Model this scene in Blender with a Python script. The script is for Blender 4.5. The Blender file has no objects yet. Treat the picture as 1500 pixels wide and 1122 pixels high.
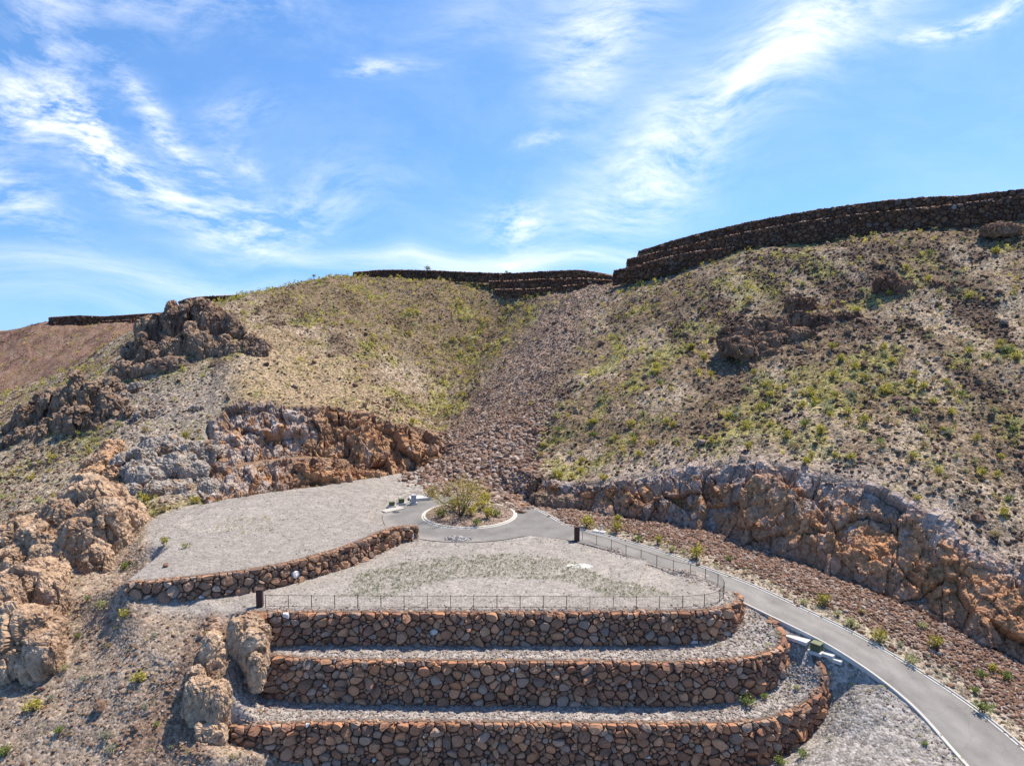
# Desert hillside lot with stone retaining walls, cul-de-sac and access road.
import bpy, math, time
import numpy as np
from mathutils import Vector
from mathutils.geometry import delaunay_2d_cdt
T0 = time.time()
rng = np.random.default_rng(7)
SC = bpy.context.scene
COL = SC.collection

# ------------------------------------------------------------------ camera model (metres, lot surface at z = 0)
F, PITCH, HC = 1040.0, math.radians(5.5), 30.0
CPI, SPI = math.cos(PITCH), math.sin(PITCH)
def ray(u, v):
    xc = (u - 750) / F; yc = (561 - v) / F
    return np.array([xc, CPI + yc * SPI, -SPI + yc * CPI])
def Pz(u, v, z):
    d = ray(u, v); return np.array([0, 0, HC]) + d * ((z - HC) / d[2])
def Py(u, v, y):
    d = ray(u, v); return np.array([0, 0, HC]) + d * (y / d[1])
def proj(P):
    x, y, z = P[..., 0], P[..., 1], P[..., 2] - HC
    zc = np.maximum(y * CPI - z * SPI, 1e-3); yc = y * SPI + z * CPI
    return 750 + F * x / zc, 561 - F * yc / zc
def ZL(pts, z=None):
    return [Pz(p[0], p[1], p[2] if len(p) > 2 else z) for p in pts]
def YL(pts):
    return [Py(*p) for p in pts]

# ------------------------------------------------------------------ noise (numpy)
def _hash(ix, iy, iz, seed):
    h = (ix.astype(np.int64) * 374761393 + iy.astype(np.int64) * 668265263 + iz.astype(np.int64) * 2147483647 + seed * 974634777) & 0xFFFFFFFF
    h = ((h ^ (h >> 13)) * 1274126177) & 0xFFFFFFFF
    h = ((h ^ (h >> 16)) * 2246822519) & 0xFFFFFFFF
    return (h ^ (h >> 15)) & 0xFFFFFFFF
def h01(ix, iy, iz, seed):
    return _hash(ix, iy, iz, seed) / 4294967295.0
def vnoise(p, seed=0):
    i = np.floor(p).astype(np.int64); f = p - i; f = f * f * (3 - 2 * f)
    r = 0
    for dx in (0, 1):
        wx = f[:, 0] if dx else 1 - f[:, 0]
        for dy in (0, 1):
            wy = f[:, 1] if dy else 1 - f[:, 1]
            for dz in (0, 1):
                wz = f[:, 2] if dz else 1 - f[:, 2]
                r = r + wx * wy * wz * h01(i[:, 0] + dx, i[:, 1] + dy, i[:, 2] + dz, seed)
    return r * 2 - 1
def fbm(p, octv=5, seed=0, gain=.5, ridged=False):
    a, s, t = 1.0, 0.0, 0.0
    p = np.array(p, float)
    for o in range(octv):
        n = vnoise(p + o * 17.3, seed + o)
        if ridged: n = 1 - 2 * np.abs(n)
        s = s + a * n; t += a; a *= gain; p = p * 2.03
    return s / t
BOXR = np.array([[.80, -.52, .30], [.58, .80, -.15], [-.16, .30, .94]])
def worley(p, seed=0, box=False):
    """-> F1, F2, random value of the nearest cell, tilt of the cell's own plane"""
    i = np.floor(p).astype(np.int64); off = np.zeros_like(p); tl = np.zeros_like(p)
    f1 = np.full(len(p), 9.0); f2 = f1.copy(); cid = np.zeros(len(p))
    for dx in (-1, 0, 1):
        for dy in (-1, 0, 1):
            for dz in (-1, 0, 1):
                c = i + np.array([dx, dy, dz])
                q = np.stack([c[:, k] + h01(c[:, 0], c[:, 1], c[:, 2], seed + 11 * k) for k in range(3)], 1)
                d = np.abs((p - q) @ BOXR).max(1) * 1.15 if box else ((p - q) ** 2).sum(1) ** .5
                near = d < f1
                f2 = np.where(near, f1, np.minimum(f2, d))
                cid = np.where(near, h01(c[:, 0], c[:, 1], c[:, 2], seed + 77), cid)
                off = np.where(near[:, None], p - q, off); tl = np.where(near[:, None], np.stack([h01(c[:, 0], c[:, 1], c[:, 2], seed + 90 + k) for k in range(3)], 1) - .5, tl)
                f1 = np.where(near, d, f1)
    return f1, f2, cid, (off * tl).sum(1)
def sstep(a, b, x):
    t = np.clip((x - a) / (b - a), 0, 1); return t * t * (3 - 2 * t)
def lerp(a, b, t):
    t = np.asarray(t)
    return np.asarray(a) + (np.asarray(b) - np.asarray(a)) * (t[..., None] if t.ndim else t)
def inpoly(x, y, poly):
    poly = np.asarray(poly, float)[:, :2]; r = np.zeros(np.shape(x), bool)
    x1, y1 = poly[-1]
    for x2, y2 in poly:
        if y1 != y2:
            r ^= ((y1 > y) != (y2 > y)) & (x < (x2 - x1) * (y - y1) / (y2 - y1) + x1)
        x1, y1 = x2, y2
    return r
def distline(x, y, line):
    line = np.asarray(line, float)[:, :2]; best = np.full(np.shape(x), 1e9)
    for (ax, ay), (bx, by) in zip(line[:-1], line[1:]):
        dx, dy = bx - ax, by - ay; L = dx * dx + dy * dy + 1e-9
        t = np.clip(((x - ax) * dx + (y - ay) * dy) / L, 0, 1)
        best = np.minimum(best, (x - ax - t * dx) ** 2 + (y - ay - t * dy) ** 2)
    return best ** .5
def resample(line, step):
    line = np.asarray(line, float); d = np.r_[0, np.cumsum(np.linalg.norm(np.diff(line, axis=0), axis=1))]
    n = max(2, int(round(d[-1] / step)) + 1); s = np.linspace(0, d[-1], n)
    return np.stack([np.interp(s, d, line[:, k]) for k in range(line.shape[1])], 1)
def smooth_line(line, step=1.0, it=6):
    l = resample(line, step)
    for _ in range(it):
        m = l.copy(); m[1:-1] = l[1:-1] * .5 + (l[:-2] + l[2:]) * .25; l = m
    return l

# ------------------------------------------------------------------ mesh + tagging helpers
def mesh_obj(name, V, faces, mat, col=None, parent=None, smooth=False, extra=None):
    """V (n,3); faces: list of int arrays (m,k) or ragged python lists"""
    me = bpy.data.meshes.new(name)
    V = np.asarray(V, np.float32)
    arrs = faces if isinstance(faces, (list, tuple)) else [faces]
    if len(arrs) and not isinstance(arrs[0], np.ndarray):
        loops = np.concatenate([np.asarray(f, np.int32) for f in arrs]); tot = np.array([len(f) for f in arrs], np.int32)
    else:
        loops = np.concatenate([a.ravel() for a in arrs]).astype(np.int32)
        tot = np.concatenate([np.full(len(a), a.shape[1], np.int32) for a in arrs])
    start = np.r_[0, np.cumsum(tot)[:-1]].astype(np.int32)
    me.vertices.add(len(V)); me.vertices.foreach_set('co', V.ravel())
    me.loops.add(len(loops)); me.loops.foreach_set('vertex_index', loops)
    me.polygons.add(len(tot)); me.polygons.foreach_set('loop_start', start)
    me.update(calc_edges=True)
    me.polygons.foreach_set('use_smooth', np.full(len(tot), smooth, bool))
    if col is not None:
        a = me.attributes.new('Col', 'FLOAT_COLOR', 'POINT')
        c = np.ones((len(V), 4), np.float32); col = np.asarray(col, np.float32)
        c[:, :col.shape[1] if col.ndim > 1 else 3] = col
        a.data.foreach_set('color', c.ravel())
    for k, val in (extra or {}).items():
        a = me.attributes.new(k, 'FLOAT', 'POINT'); a.data.foreach_set('value', np.asarray(val, np.float32))
    me.materials.append(mat); me.validate()
    o = bpy.data.objects.new(name, me); COL.objects.link(o)
    if parent is not None: o.parent = parent
    return o
def tag(o, label=None, cat=None, group=None, kind=None):
    if label: o['label'] = label
    if cat: o['category'] = cat
    if group: o['group'] = group
    if kind: o['kind'] = kind
    return o
class MB:
    def __init__(s): s.V = []; s.F = []; s.n = 0; s.C = []
    def add(s, V, F, c=None):
        V = np.asarray(V, float); s.V.append(V); s.F += [[i + s.n for i in f] for f in F]; s.n += len(V)
        s.C.append(np.tile(np.asarray(c if c is not None else (1, 1, 1), float), (len(V), 1)) if c is None or np.ndim(c) == 1 else np.asarray(c, float))
    def box(s, c, size, rz=0, col=None, bev=0.0):
        x, y, z = [k / 2 for k in size]; b = min(bev, x * .9, y * .9, z * .9)
        if b > 0:
            V = []
            for zz, in_ in ((-z, b), (-z + b, 0), (z - b, 0), (z, b)):
                X, Y = x - in_, y - in_
                V += [(-X + b * .6, -Y, zz), (X - b * .6, -Y, zz), (X, -Y + b * .6, zz), (X, Y - b * .6, zz), (X - b * .6, Y, zz), (-X + b * .6, Y, zz), (-X, Y - b * .6, zz), (-X, -Y + b * .6, zz)]
            Fc = [list(range(7, -1, -1)), list(range(24, 32))]
            for k in range(3):
                for j in range(8): Fc.append([k * 8 + j, k * 8 + (j + 1) % 8, k * 8 + 8 + (j + 1) % 8, k * 8 + 8 + j])
        else:
            V = [(-x, -y, -z), (x, -y, -z), (x, y, -z), (-x, y, -z), (-x, -y, z), (x, -y, z), (x, y, z), (-x, y, z)]
            Fc = [[3, 2, 1, 0], [4, 5, 6, 7], [0, 1, 5, 4], [1, 2, 6, 5], [2, 3, 7, 6], [3, 0, 4, 7]]
        V = np.array(V); R = np.array([[math.cos(rz), math.sin(rz), 0], [-math.sin(rz), math.cos(rz), 0], [0, 0, 1]])
        s.add(V @ R + np.asarray(c), Fc, col)
    def tube(s, pts, rad, n=6, col=None, cap=True):
        pts = np.asarray(pts, float); rad = np.broadcast_to(rad, len(pts)); V = []
        for i, q in enumerate(pts):
            t = pts[min(i + 1, len(pts) - 1)] - pts[max(i - 1, 0)]; t = t / (np.linalg.norm(t) + 1e-9)
            a = np.cross(t, (0, 0, 1) if abs(t[2]) < .9 else (1, 0, 0)); a /= np.linalg.norm(a); b = np.cross(t, a)
            for k in range(n):
                w = 2 * math.pi * k / n; V.append(q + rad[i] * (math.cos(w) * a + math.sin(w) * b))
        Fc = [[i * n + k, i * n + (k + 1) % n, (i + 1) * n + (k + 1) % n, (i + 1) * n + k] for i in range(len(pts) - 1) for k in range(n)]
        if cap: Fc += [list(range(n - 1, -1, -1)), [(len(pts) - 1) * n + k for k in range(n)]]
        s.add(V, Fc, col)
    def build(s, name, mat, parent=None, smooth=False):
        return mesh_obj(name, np.concatenate(s.V), s.F, mat, np.concatenate(s.C), parent, smooth)
def icosphere(sub):
    t = (1 + 5 ** .5) / 2
    V = [(-1, t, 0), (1, t, 0), (-1, -t, 0), (1, -t, 0), (0, -1, t), (0, 1, t), (0, -1, -t), (0, 1, -t), (t, 0, -1), (t, 0, 1), (-t, 0, -1), (-t, 0, 1)]
    Fc = [(0, 11, 5), (0, 5, 1), (0, 1, 7), (0, 7, 10), (0, 10, 11), (1, 5, 9), (5, 11, 4), (11, 10, 2), (10, 7, 6), (7, 1, 8), (3, 9, 4), (3, 4, 2), (3, 2, 6), (3, 6, 8), (3, 8, 9), (4, 9, 5), (2, 4, 11), (6, 2, 10), (8, 6, 7), (9, 8, 1)]
    V = [np.array(v) / np.linalg.norm(v) for v in V]
    for _ in range(sub):
        mid = {}; NF = []
        def m(a, b):
            k = (min(a, b), max(a, b))
            if k not in mid:
                v = V[a] + V[b]; V.append(v / np.linalg.norm(v)); mid[k] = len(V) - 1
            return mid[k]
        for a, b, c in Fc:
            x, y, z = m(a, b), m(b, c), m(c, a); NF += [(a, x, z), (b, y, x), (c, z, y), (x, y, z)]
        Fc = NF
    return np.array(V), np.array(Fc)
ICO = [icosphere(k) for k in range(6)]

# ------------------------------------------------------------------ materials
def new_mat(name):
    m = bpy.data.materials.new(name); m.use_nodes = True; nt = m.node_tree
    for n in list(nt.nodes): nt.nodes.remove(n)
    out = nt.nodes.new('ShaderNodeOutputMaterial'); b = nt.nodes.new('ShaderNodeBsdfPrincipled')
    nt.links.new(b.outputs[0], out.inputs[0]); b.inputs['Specular IOR Level'].default_value = .15
    return m, nt, b
def node(nt, typ, **kw):
    n = nt.nodes.new(typ)
    for k, v in kw.items():
        if k.startswith('_'): setattr(n, k[1:], v)
        else:
            key = k.replace('__', ' ')
            n.inputs[int(key[1:]) if key[0] == 'i' and key[1:].isdigit() else key].default_value = v
    return n
def mapr(nt, src, a, b, c, d):
    n = node(nt, 'ShaderNodeMapRange', i1=a, i2=b, i3=c, i4=d); nt.links.new(src, n.inputs[0]); return n.outputs[0]
def math_(nt, op, a, b):
    n = node(nt, 'ShaderNodeMath', _operation=op)
    for i, q in enumerate((a, b)):
        if isinstance(q, (int, float)): n.inputs[i].default_value = q
        else: nt.links.new(q, n.inputs[i])
    return n.outputs[0]
def attr_mat(name, rough=.95, speck=None, noise=(3.0, .25), bump=.0, gain=1.0, trans=0, usew=None):
    """albedo from the Col attribute, broken up by procedural grain: speck=(scale, amount) random pebble cells, noise=(scale, amount)"""
    m, nt, b = new_mat(name); L = nt.links
    b.inputs['Roughness'].default_value = rough
    at = node(nt, 'ShaderNodeAttribute', _attribute_name='Col')
    geo = node(nt, 'ShaderNodeNewGeometry'); pos = geo.outputs['Position']
    fac = None
    n1 = node(nt, 'ShaderNodeTexNoise', Scale=noise[0], Detail=5.0, Roughness=.65); L.new(pos, n1.inputs['Vector'])
    fac = mapr(nt, n1.outputs[0], .25, .75, 1 - noise[1], 1 + noise[1]); hgt = n1.outputs[0]
    if speck:
        vo = node(nt, 'ShaderNodeTexVoronoi', Scale=speck[0]); L.new(pos, vo.inputs['Vector'])
        sx = node(nt, 'ShaderNodeSeparateColor'); L.new(vo.outputs['Color'], sx.inputs[0])
        r = math_(nt, 'POWER', sx.outputs[0], 1.3)
        lo = mapr(nt, r, 0, 1, -speck[1], speck[1] * 1.15)
        vo2 = node(nt, 'ShaderNodeTexVoronoi', Scale=speck[0] * 2.7); L.new(pos, vo2.inputs['Vector'])
        sx2 = node(nt, 'ShaderNodeSeparateColor'); L.new(vo2.outputs['Color'], sx2.inputs[0])
        lo2 = mapr(nt, sx2.outputs[1], 0, 1, -speck[1] * .6, speck[1] * .6)
        tot = math_(nt, 'ADD', lo, lo2)
        if usew:
            wa = node(nt, 'ShaderNodeAttribute', _attribute_name=usew); tot = math_(nt, 'MULTIPLY', tot, wa.outputs['Fac'])
        fac = math_(nt, 'MULTIPLY', fac, math_(nt, 'ADD', tot, 1.0))
        edge = mapr(nt, vo.outputs['Distance'], 0, .7, 1, 0)
        hgt = math_(nt, 'ADD', math_(nt, 'MULTIPLY', edge, .6), math_(nt, 'MULTIPLY', hgt, .8))
    fac = math_(nt, 'MULTIPLY', fac, gain * .68)
    vm = node(nt, 'ShaderNodeVectorMath', _operation='SCALE'); L.new(at.outputs['Color'], vm.inputs[0]); L.new(fac, vm.inputs['Scale'])
    L.new(vm.outputs[0], b.inputs['Base Color'])
    if bump:
        bp = node(nt, 'ShaderNodeBump', Strength=bump, Distance=.25); L.new(hgt, bp.inputs['Height']); L.new(bp.outputs[0], b.inputs['Normal'])
    if trans:
        out = nt.nodes['Material Output']; tr = node(nt, 'ShaderNodeBsdfTranslucent'); L.new(vm.outputs[0], tr.inputs[0])
        mx = node(nt, 'ShaderNodeMixShader', Fac=trans); L.new(b.outputs[0], mx.inputs[1]); L.new(tr.outputs[0], mx.inputs[2]); L.new(mx.outputs[0], out.inputs[0])
    return m
M_TERR = attr_mat('desert_ground', .97, (3.2, .55), (.7, .16), .55, usew='grain')
M_CLIFF = attr_mat('cliff_rock', .93, (2.6, .16), (2.2, .30), .75)
M_STONE = attr_mat('wall_stone', .92, None, (5.0, .30), .35)
M_RUB = attr_mat('loose_rock', .93, None, (4.0, .22), .25)
M_LEAF = attr_mat('desert_leaf', .8, None, (6.0, .15), 0, 1.5, trans=.4)
M_BARK = attr_mat('bark', .9, None, (9.0, .3), .2)
M_CONC = attr_mat('concrete', .85, None, (2.5, .10), .05)
M_METAL = attr_mat('dark_metal', .5, None, (6.0, .10), 0)
M_PAINT = attr_mat('painted_steel', .55, None, (3.0, .12), 0)
def asphalt():
    m, nt, b = new_mat('asphalt'); L = nt.links; b.inputs['Roughness'].default_value = .9
    at = node(nt, 'ShaderNodeAttribute', _attribute_name='Col'); geo = node(nt, 'ShaderNodeNewGeometry')
    n1 = node(nt, 'ShaderNodeTexNoise', Scale=.35, Detail=6.0, Roughness=.6); L.new(geo.outputs['Position'], n1.inputs['Vector'])
    n2 = node(nt, 'ShaderNodeTexNoise', Scale=30.0, Detail=3.0); L.new(geo.outputs['Position'], n2.inputs['Vector'])
    f = math_(nt, 'MULTIPLY', mapr(nt, n1.outputs[0], .3, .7, .66, .94), mapr(nt, n2.outputs[0], .3, .7, .8, 1.2))
    wv = node(nt, 'ShaderNodeTexNoise', Scale=.8, Detail=4.0); L.new(geo.outputs['Position'], wv.inputs['Vector'])
    ad = node(nt, 'ShaderNodeVectorMath', _operation='ADD'); L.new(geo.outputs['Position'], ad.inputs[0]); L.new(wv.outputs['Color'], ad.inputs[1])
    vc = node(nt, 'ShaderNodeTexVoronoi', _feature='DISTANCE_TO_EDGE', Scale=.30); L.new(ad.outputs[0], vc.inputs['Vector'])
    f = math_(nt, 'MULTIPLY', f, mapr(nt, vc.outputs['Distance'], .0, .016, .84, 1.0))
    vm = node(nt, 'ShaderNodeVectorMath', _operation='SCALE'); L.new(at.outputs['Color'], vm.inputs[0]); L.new(f, vm.inputs['Scale'])
    L.new(vm.outputs[0], b.inputs['Base Color']); return m
M_ASPH = asphalt()

# ------------------------------------------------------------------ plan: walls, road, cliffs (from image points at a known height or distance)
T1 = ZL([(360, 897, 0), (430, 897, 0), (560, 897, 0), (700, 897, 0), (850, 897, 0), (1000, 896.5, 0), (1031, 895, 0), (1057, 891.5, 0), (1077, 886, -.05), (1087, 879, -.3), (1085, 872, -.6), (1078, 866, -.9)])
H1 = [3.15, 3.15, 3.15, 3.15, 3.15, 3.15, 3.1, 3.0, 2.6, 1.9, 1.0, .35]
T2 = ZL([(384, 958, -3.4), (433, 965, -3.4), (503, 967, -3.4), (640, 968.5, -3.4), (860, 969, -3.4), (972, 971, -3.4), (1020, 969, -3.4), (1073, 966.5, -3.4), (1100, 963, -3.4), (1121, 957, -3.4), (1140, 951, -3.35), (1153, 942, -3.1), (1152, 931, -2.7), (1143, 918, -2.2), (1128, 904, -1.9)])
H2 = [4, 4, 4, 4, 4, 4, 4, 3.9, 3.8, 3.6, 3.4, 2.9, 2.2, 1.2, .4]
T3 = ZL([(338, 1064, -7.6), (387, 1062, -7.6), (457, 1058, -7.6), (640, 1058, -7.6), (860, 1060, -7.6), (1020, 1060, -7.6), (1075, 1060, -7.6), (1127, 1055, -7.6), (1180, 1033, -7.3), (1207, 1008, -6.3), (1217, 991, -5.3), (1206, 973, -4.7), (1194, 962, -4.35)])
H3 = [1.5, 2.2, 4.0, 4.1, 4.1, 4.1, 4.1, 3.9, 3.35, 2.8, 2.2, 1.4, .6]
TL = ZL([(183, 853, 2.0), (233, 850, 2.1), (300, 843, 2.3), (360, 836, 2.3), (417, 826, 2.3), (500, 803, 2.3), (530, 792, 2.4), (565, 776, 2.3), (600, 768, 2.0), (613, 772, 1.6)])
HL_ = [1.15, 1.8, 2.3, 2.3, 2.3, 2.35, 2.4, 2.4, 2.0, 1.6]
def wall_lines(T, H, step=.8, batter=.12):
    T = np.array(T); a = np.c_[T, np.array(H)]; l = smooth_line(a, step, 5)
    tan = np.gradient(l[:, :2], axis=0); tan /= np.linalg.norm(tan, axis=1)[:, None] + 1e-9
    nrm = np.stack([tan[:, 1], -tan[:, 0]], 1)                # outward, right of travel (towards camera)
    top = l[:, :3]; base = top.copy(); base[:, 2] -= l[:, 3]; base[:, :2] += nrm * (l[:, 3] * batter)[:, None]
    return top, base, nrm
W1, W2, W3, WL = [wall_lines(*a) for a in ((T1, H1), (T2, H2), (T3, H3), (TL, HL_))]

R_pix = [(850, 777, 0), (900, 788, -.25), (948, 802, -.5), (990, 816, -.7), (1040, 836, -.9), (1095, 854, -1.25), (1151, 881, -1.95), (1207, 907, -2.75), (1240, 922, -3.35), (1263, 935, -3.8), (1287, 948, -4.25), (1340, 980, -5.3), (1393, 1014, -6.2), (1446, 1052, -7.0), (1500, 1099, -7.6), (1560, 1155, -8.2)]
L_pix = [(1085, 879, -1.5), (1113, 894, -2.0), (1151, 916.5, -2.7), (1180, 933, -3.25), (1207, 949, -3.75), (1233, 966, -4.4), (1265, 986, -5.15), (1308, 1018, -6.15), (1351, 1054, -6.95), (1393, 1097, -7.6), (1417, 1121.5, -7.9)]
RR = smooth_line(np.array(ZL(R_pix)), 1.0, 8)
tan = np.gradient(RR[:, :2], axis=0); tan /= np.linalg.norm(tan, axis=1)[:, None]
nr = np.stack([tan[:, 1], -tan[:, 0]], 1)                     # towards the lot side
Lref = np.array(ZL(L_pix)); wid = distline(RR[:, 0], RR[:, 1], resample(Lref, .3))
s_ = np.arange(len(RR)); wid = np.where(RR[:, 1] > Lref[0, 1] + 5, 4.6, np.clip(wid, 4.4, 6.1))
for _ in range(25):
    w2 = wid.copy(); w2[1:-1] = wid[1:-1] * .5 + (wid[:-2] + wid[2:]) * .25; wid = w2
e = tan[-1] ; nE = np.arange(1, 30)
RR = np.vstack([RR, np.c_[RR[-1, 0] + nE * (e[0] - .012 * nE * 0), RR[-1, 1] + nE * e[1], RR[-1, 2] - .14 * nE]])
nr = np.vstack([nr, np.repeat(nr[-1:], len(nE), 0)]); wid = np.r_[wid, np.full(len(nE), wid[-1])]
LL = RR.copy(); LL[:, :2] += nr * wid[:, None]
CEN = np.array([-6.4, 104.6]); R_OUT, R_ISL = 13.0, 7.0

CBR = YL([(770, 733, 113), (853, 745, 106.5), (917, 757, 101.5), (1000, 766, 98.5), (1060, 782, 94), (1133, 808, 88.5), (1200, 832, 85), (1283, 865, 80), (1333, 885, 77.5), (1383, 910, 74.5), (1433, 935, 73), (1500, 968, 71), (1600, 1015, 68)])
CTR = YL([(775, 698, 116.5), (833, 709, 110), (883, 707, 106.5), (1000, 690, 103), (1050, 683, 100.5), (1100, 677, 97.5), (1167, 687, 93.5), (1233, 703, 90.5), (1283, 715, 88), (1333, 737, 85.5), (1367, 757, 83), (1417, 797, 79.5), (1467, 823, 77.5), (1500, 836, 76), (1600, 880, 73)])
# left cut: upper cliff, bench, lower cliff
UB = YL([(315, 683, 117), (360, 675, 121), (450, 666, 124.5), (520, 672, 126), (560, 690, 126), (600, 688, 129), (655, 664, 134)])
UT = YL([(300, 622, 127), (350, 592, 131), (450, 597, 133), (500, 601, 133), (540, 612, 133.5), (600, 631, 134.5), (650, 654, 137)])
LB = ZL([(296, 737, 2.2), (330, 729, 2.2), (400, 718, 2.2), (450, 712, 2.1), (530, 699, 1.9), (585, 690, 1.5)])
LT = YL([(288, 692, 113.5), (330, 687, 114.5), (400, 678, 118), (450, 675, 119.5), (530, 682, 125), (580, 687, 130)])

lines, loose = [], []
def inset(top, nrm, d):
    t = top.copy(); t[:, :2] -= nrm * d; return t
for (t, b, n) in (W1, W2, W3, WL):
    k = slice(None, None, 3)
    tt = inset(t, n, .45)[k]; bb = inset(b, n, .30)[k]; bb[:, 2] -= .1
    lines += [tt, bb]
lines += [RR[2::4], LL[6::4]]
ring = [np.array([CEN[0] + 13.6 * math.cos(a), CEN[1] + 13.6 * math.sin(a), 0]) for a in np.linspace(math.radians(48), math.radians(320), 20)]
lines += [ring]
lines += [CBR, CTR, UB, UT, LB, LT]
loose += [np.array([CEN[0], CEN[1], 0])] + ZL([(212, 760, 2.2), (255, 748, 2.2)]) + YL([(190, 668, 117), (240, 668, 117), (235, 705, 110), (270, 700, 111)])
# lot right edge under the fence
FR = ZL([(845, 790, 0), (900, 803, 0), (948, 818, 0), (1000, 832, 0), (1035, 848, 0), (1056, 862, 0)])
lines += [FR]
# pad / bank between pad and turning circle
loose += ZL([(540, 762, 1.7), (540, 745, 1.6), (552, 728, 1.2), (575, 712, .8), (610, 705, .6), (480, 730, 2.2), (350, 780, 2.2), (250, 800, 2.2), (215, 800, 1.6)])
# slope above cliffs and hills (image point, distance)
loose += YL([
 (1100, 640, 104), (1200, 645, 99), (1300, 650, 96), (1400, 690, 90), (1500, 740, 86),
 (1000, 640, 112), (1050, 580, 121), (1200, 560, 115), (1350, 560, 110), (1500, 580, 103),
 (1000, 500, 145), (1150, 490, 134), (1300, 450, 134), (1400, 450, 129), (1500, 450, 124), (1100, 540, 125),
 (905, 410, 197), (960, 400, 190), (1060, 368, 180), (1150, 349, 172), (1300, 331, 162), (1420, 323, 155), (1500, 314, 152), (1600, 302, 148), (1750, 290, 142),
 (1050, 430, 158), (1200, 400, 152), (1400, 380, 142), (950, 460, 165),
 (900, 600, 128), (870, 660, 120), (900, 500, 158), (900, 440, 184), (950, 640, 116),
 (600, 690, 132), (640, 703, 125), (700, 722, 116), (700, 650, 132), (720, 600, 151), (740, 560, 160), (790, 500, 178), (830, 450, 194), (850, 420, 203),
 (650, 640, 147), (640, 600, 170), (690, 540, 190), (740, 480, 206), (775, 437, 209),
 (600, 560, 174), (560, 600, 148), (500, 520, 172), (600, 480, 195), (560, 430, 220), (450, 480, 184), (450, 420, 215), (400, 432, 205), (350, 440, 192),
 (515, 404, 240), (560, 405, 236), (600, 407, 231), (660, 408, 226), (720, 412, 221), (830, 425, 206),
 (500, 396, 243), (440, 409, 227), (385, 430, 211),
 (400, 550, 152), (350, 550, 150), (300, 560, 151), (250, 560, 149), (280, 610, 135), (230, 590, 140), (190, 610, 138), (330, 520, 158), (380, 500, 168),
 (290, 452, 173), (330, 447, 182), (250, 470, 174),
 (170, 560, 153), (60, 590, 148), (20, 640, 143), (150, 645, 134), (60, 665, 135), (0, 672, 138), (110, 560, 166),
 (0, 610, 160), (100, 560, 176), (180, 495, 200), (0, 592, 186), (100, 541, 200), (200, 480, 214), (230, 465, 200),
 (0, 745, 112), (60, 715, 116), (100, 685, 121), (165, 655, 126), (120, 700, 114), (-150, 690, 140), (-150, 800, 110), (-200, 640, 180),
 (185, 862, 82), (130, 860, 80), (0, 800, 96), (60, 780, 96), (170, 740, 102),
 (90, 995, 66.5), (0, 1003, 66), (150, 930, 71), (100, 880, 77), (30, 850, 80),
 (250, 900, 71), (200, 960, 66), (330, 900, 69.8), (340, 960, 66), (330, 1010, 63), (290, 960, 65.5),
 (100, 1050, 62), (250, 1050, 61.5), (0, 1110, 59.5), (200, 1110, 58.8), (320, 1105, 58.5), (-200, 1050, 64), (-200, 950, 72)])
# hidden backs of the ridges, far hill, plain
def W(x, y, z): return np.array([x, y, z], float)
lines += [YL([(0, 586, 330), (60, 560, 340), (120, 520, 360), (170, 490, 390)]), YL([(-150, 500, 420), (0, 482, 420), (70, 467, 420), (130, 471, 420), (200, 465, 425), (300, 455, 430)])]
loose += YL([(60, 530, 370), (0, 530, 380), (-100, 600, 330)])
loose += [W(-200, 262, -20), (W(-120, 262, -8)), W(-75, 265, 15), W(-30, 290, 36), W(10, 280, 40), W(40, 260, 42), W(70, 260, 46), W(120, 240, 54), W(180, 210, 56), W(240, 180, 56),
 W(-40, 400, 20), W(60, 420, 30), W(200, 400, 50), W(-140, 470, 20), W(-300, 480, 15), W(-400, 300, -15), W(-250, 150, -8), W(-160, 90, -14), W(-110, 55, -18),
 W(-70, 40, -20), W(-30, 45, -17), W(0, 45, -16), W(25, 48, -13), W(20, 20, -20), W(-60, 15, -30), W(60, 20, -16), W(45, 42, -8), W(70, 35, -9), W(120, 40, -2), W(110, 80, 18), W(170, 100, 40), W(130, 60, 12), W(220, 80, 45), W(300, 150, 50),
 W(-26, 56, -12.4), W(-10, 57, -12.6), W(10, 57, -12.3), W(24, 56.5, -10.6), W(32, 57, -8.6)]
loose += ZL([(1262, 1040, -6.7), (1240, 1080, -8.4), (1300, 1060, -7.1), (1300, 1105, -8.2), (1360, 1115, -8.0)])
lines += [ZL([(1130, 917, -2.7), (1160, 938, -3.4), (1186, 956, -4.1), (1206, 966, -4.5), (1222, 978, -4.9), (1250, 998, -5.8)])]
for a in np.linspace(-75, 75, 13):
    for r_, z_ in ((900, -45), (2200, -60), (6000, -60)):
        loose += [W(r_ * math.sin(math.radians(a)), r_ * math.cos(math.radians(a)), z_)]
loose += [W(-1200, -40, -60), W(1200, -40, 0), W(-200, -60, -50), W(200, -60, -10), W(-6000, -100, -60), W(6000, -100, -60), W(0, -60, -40)]

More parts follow.
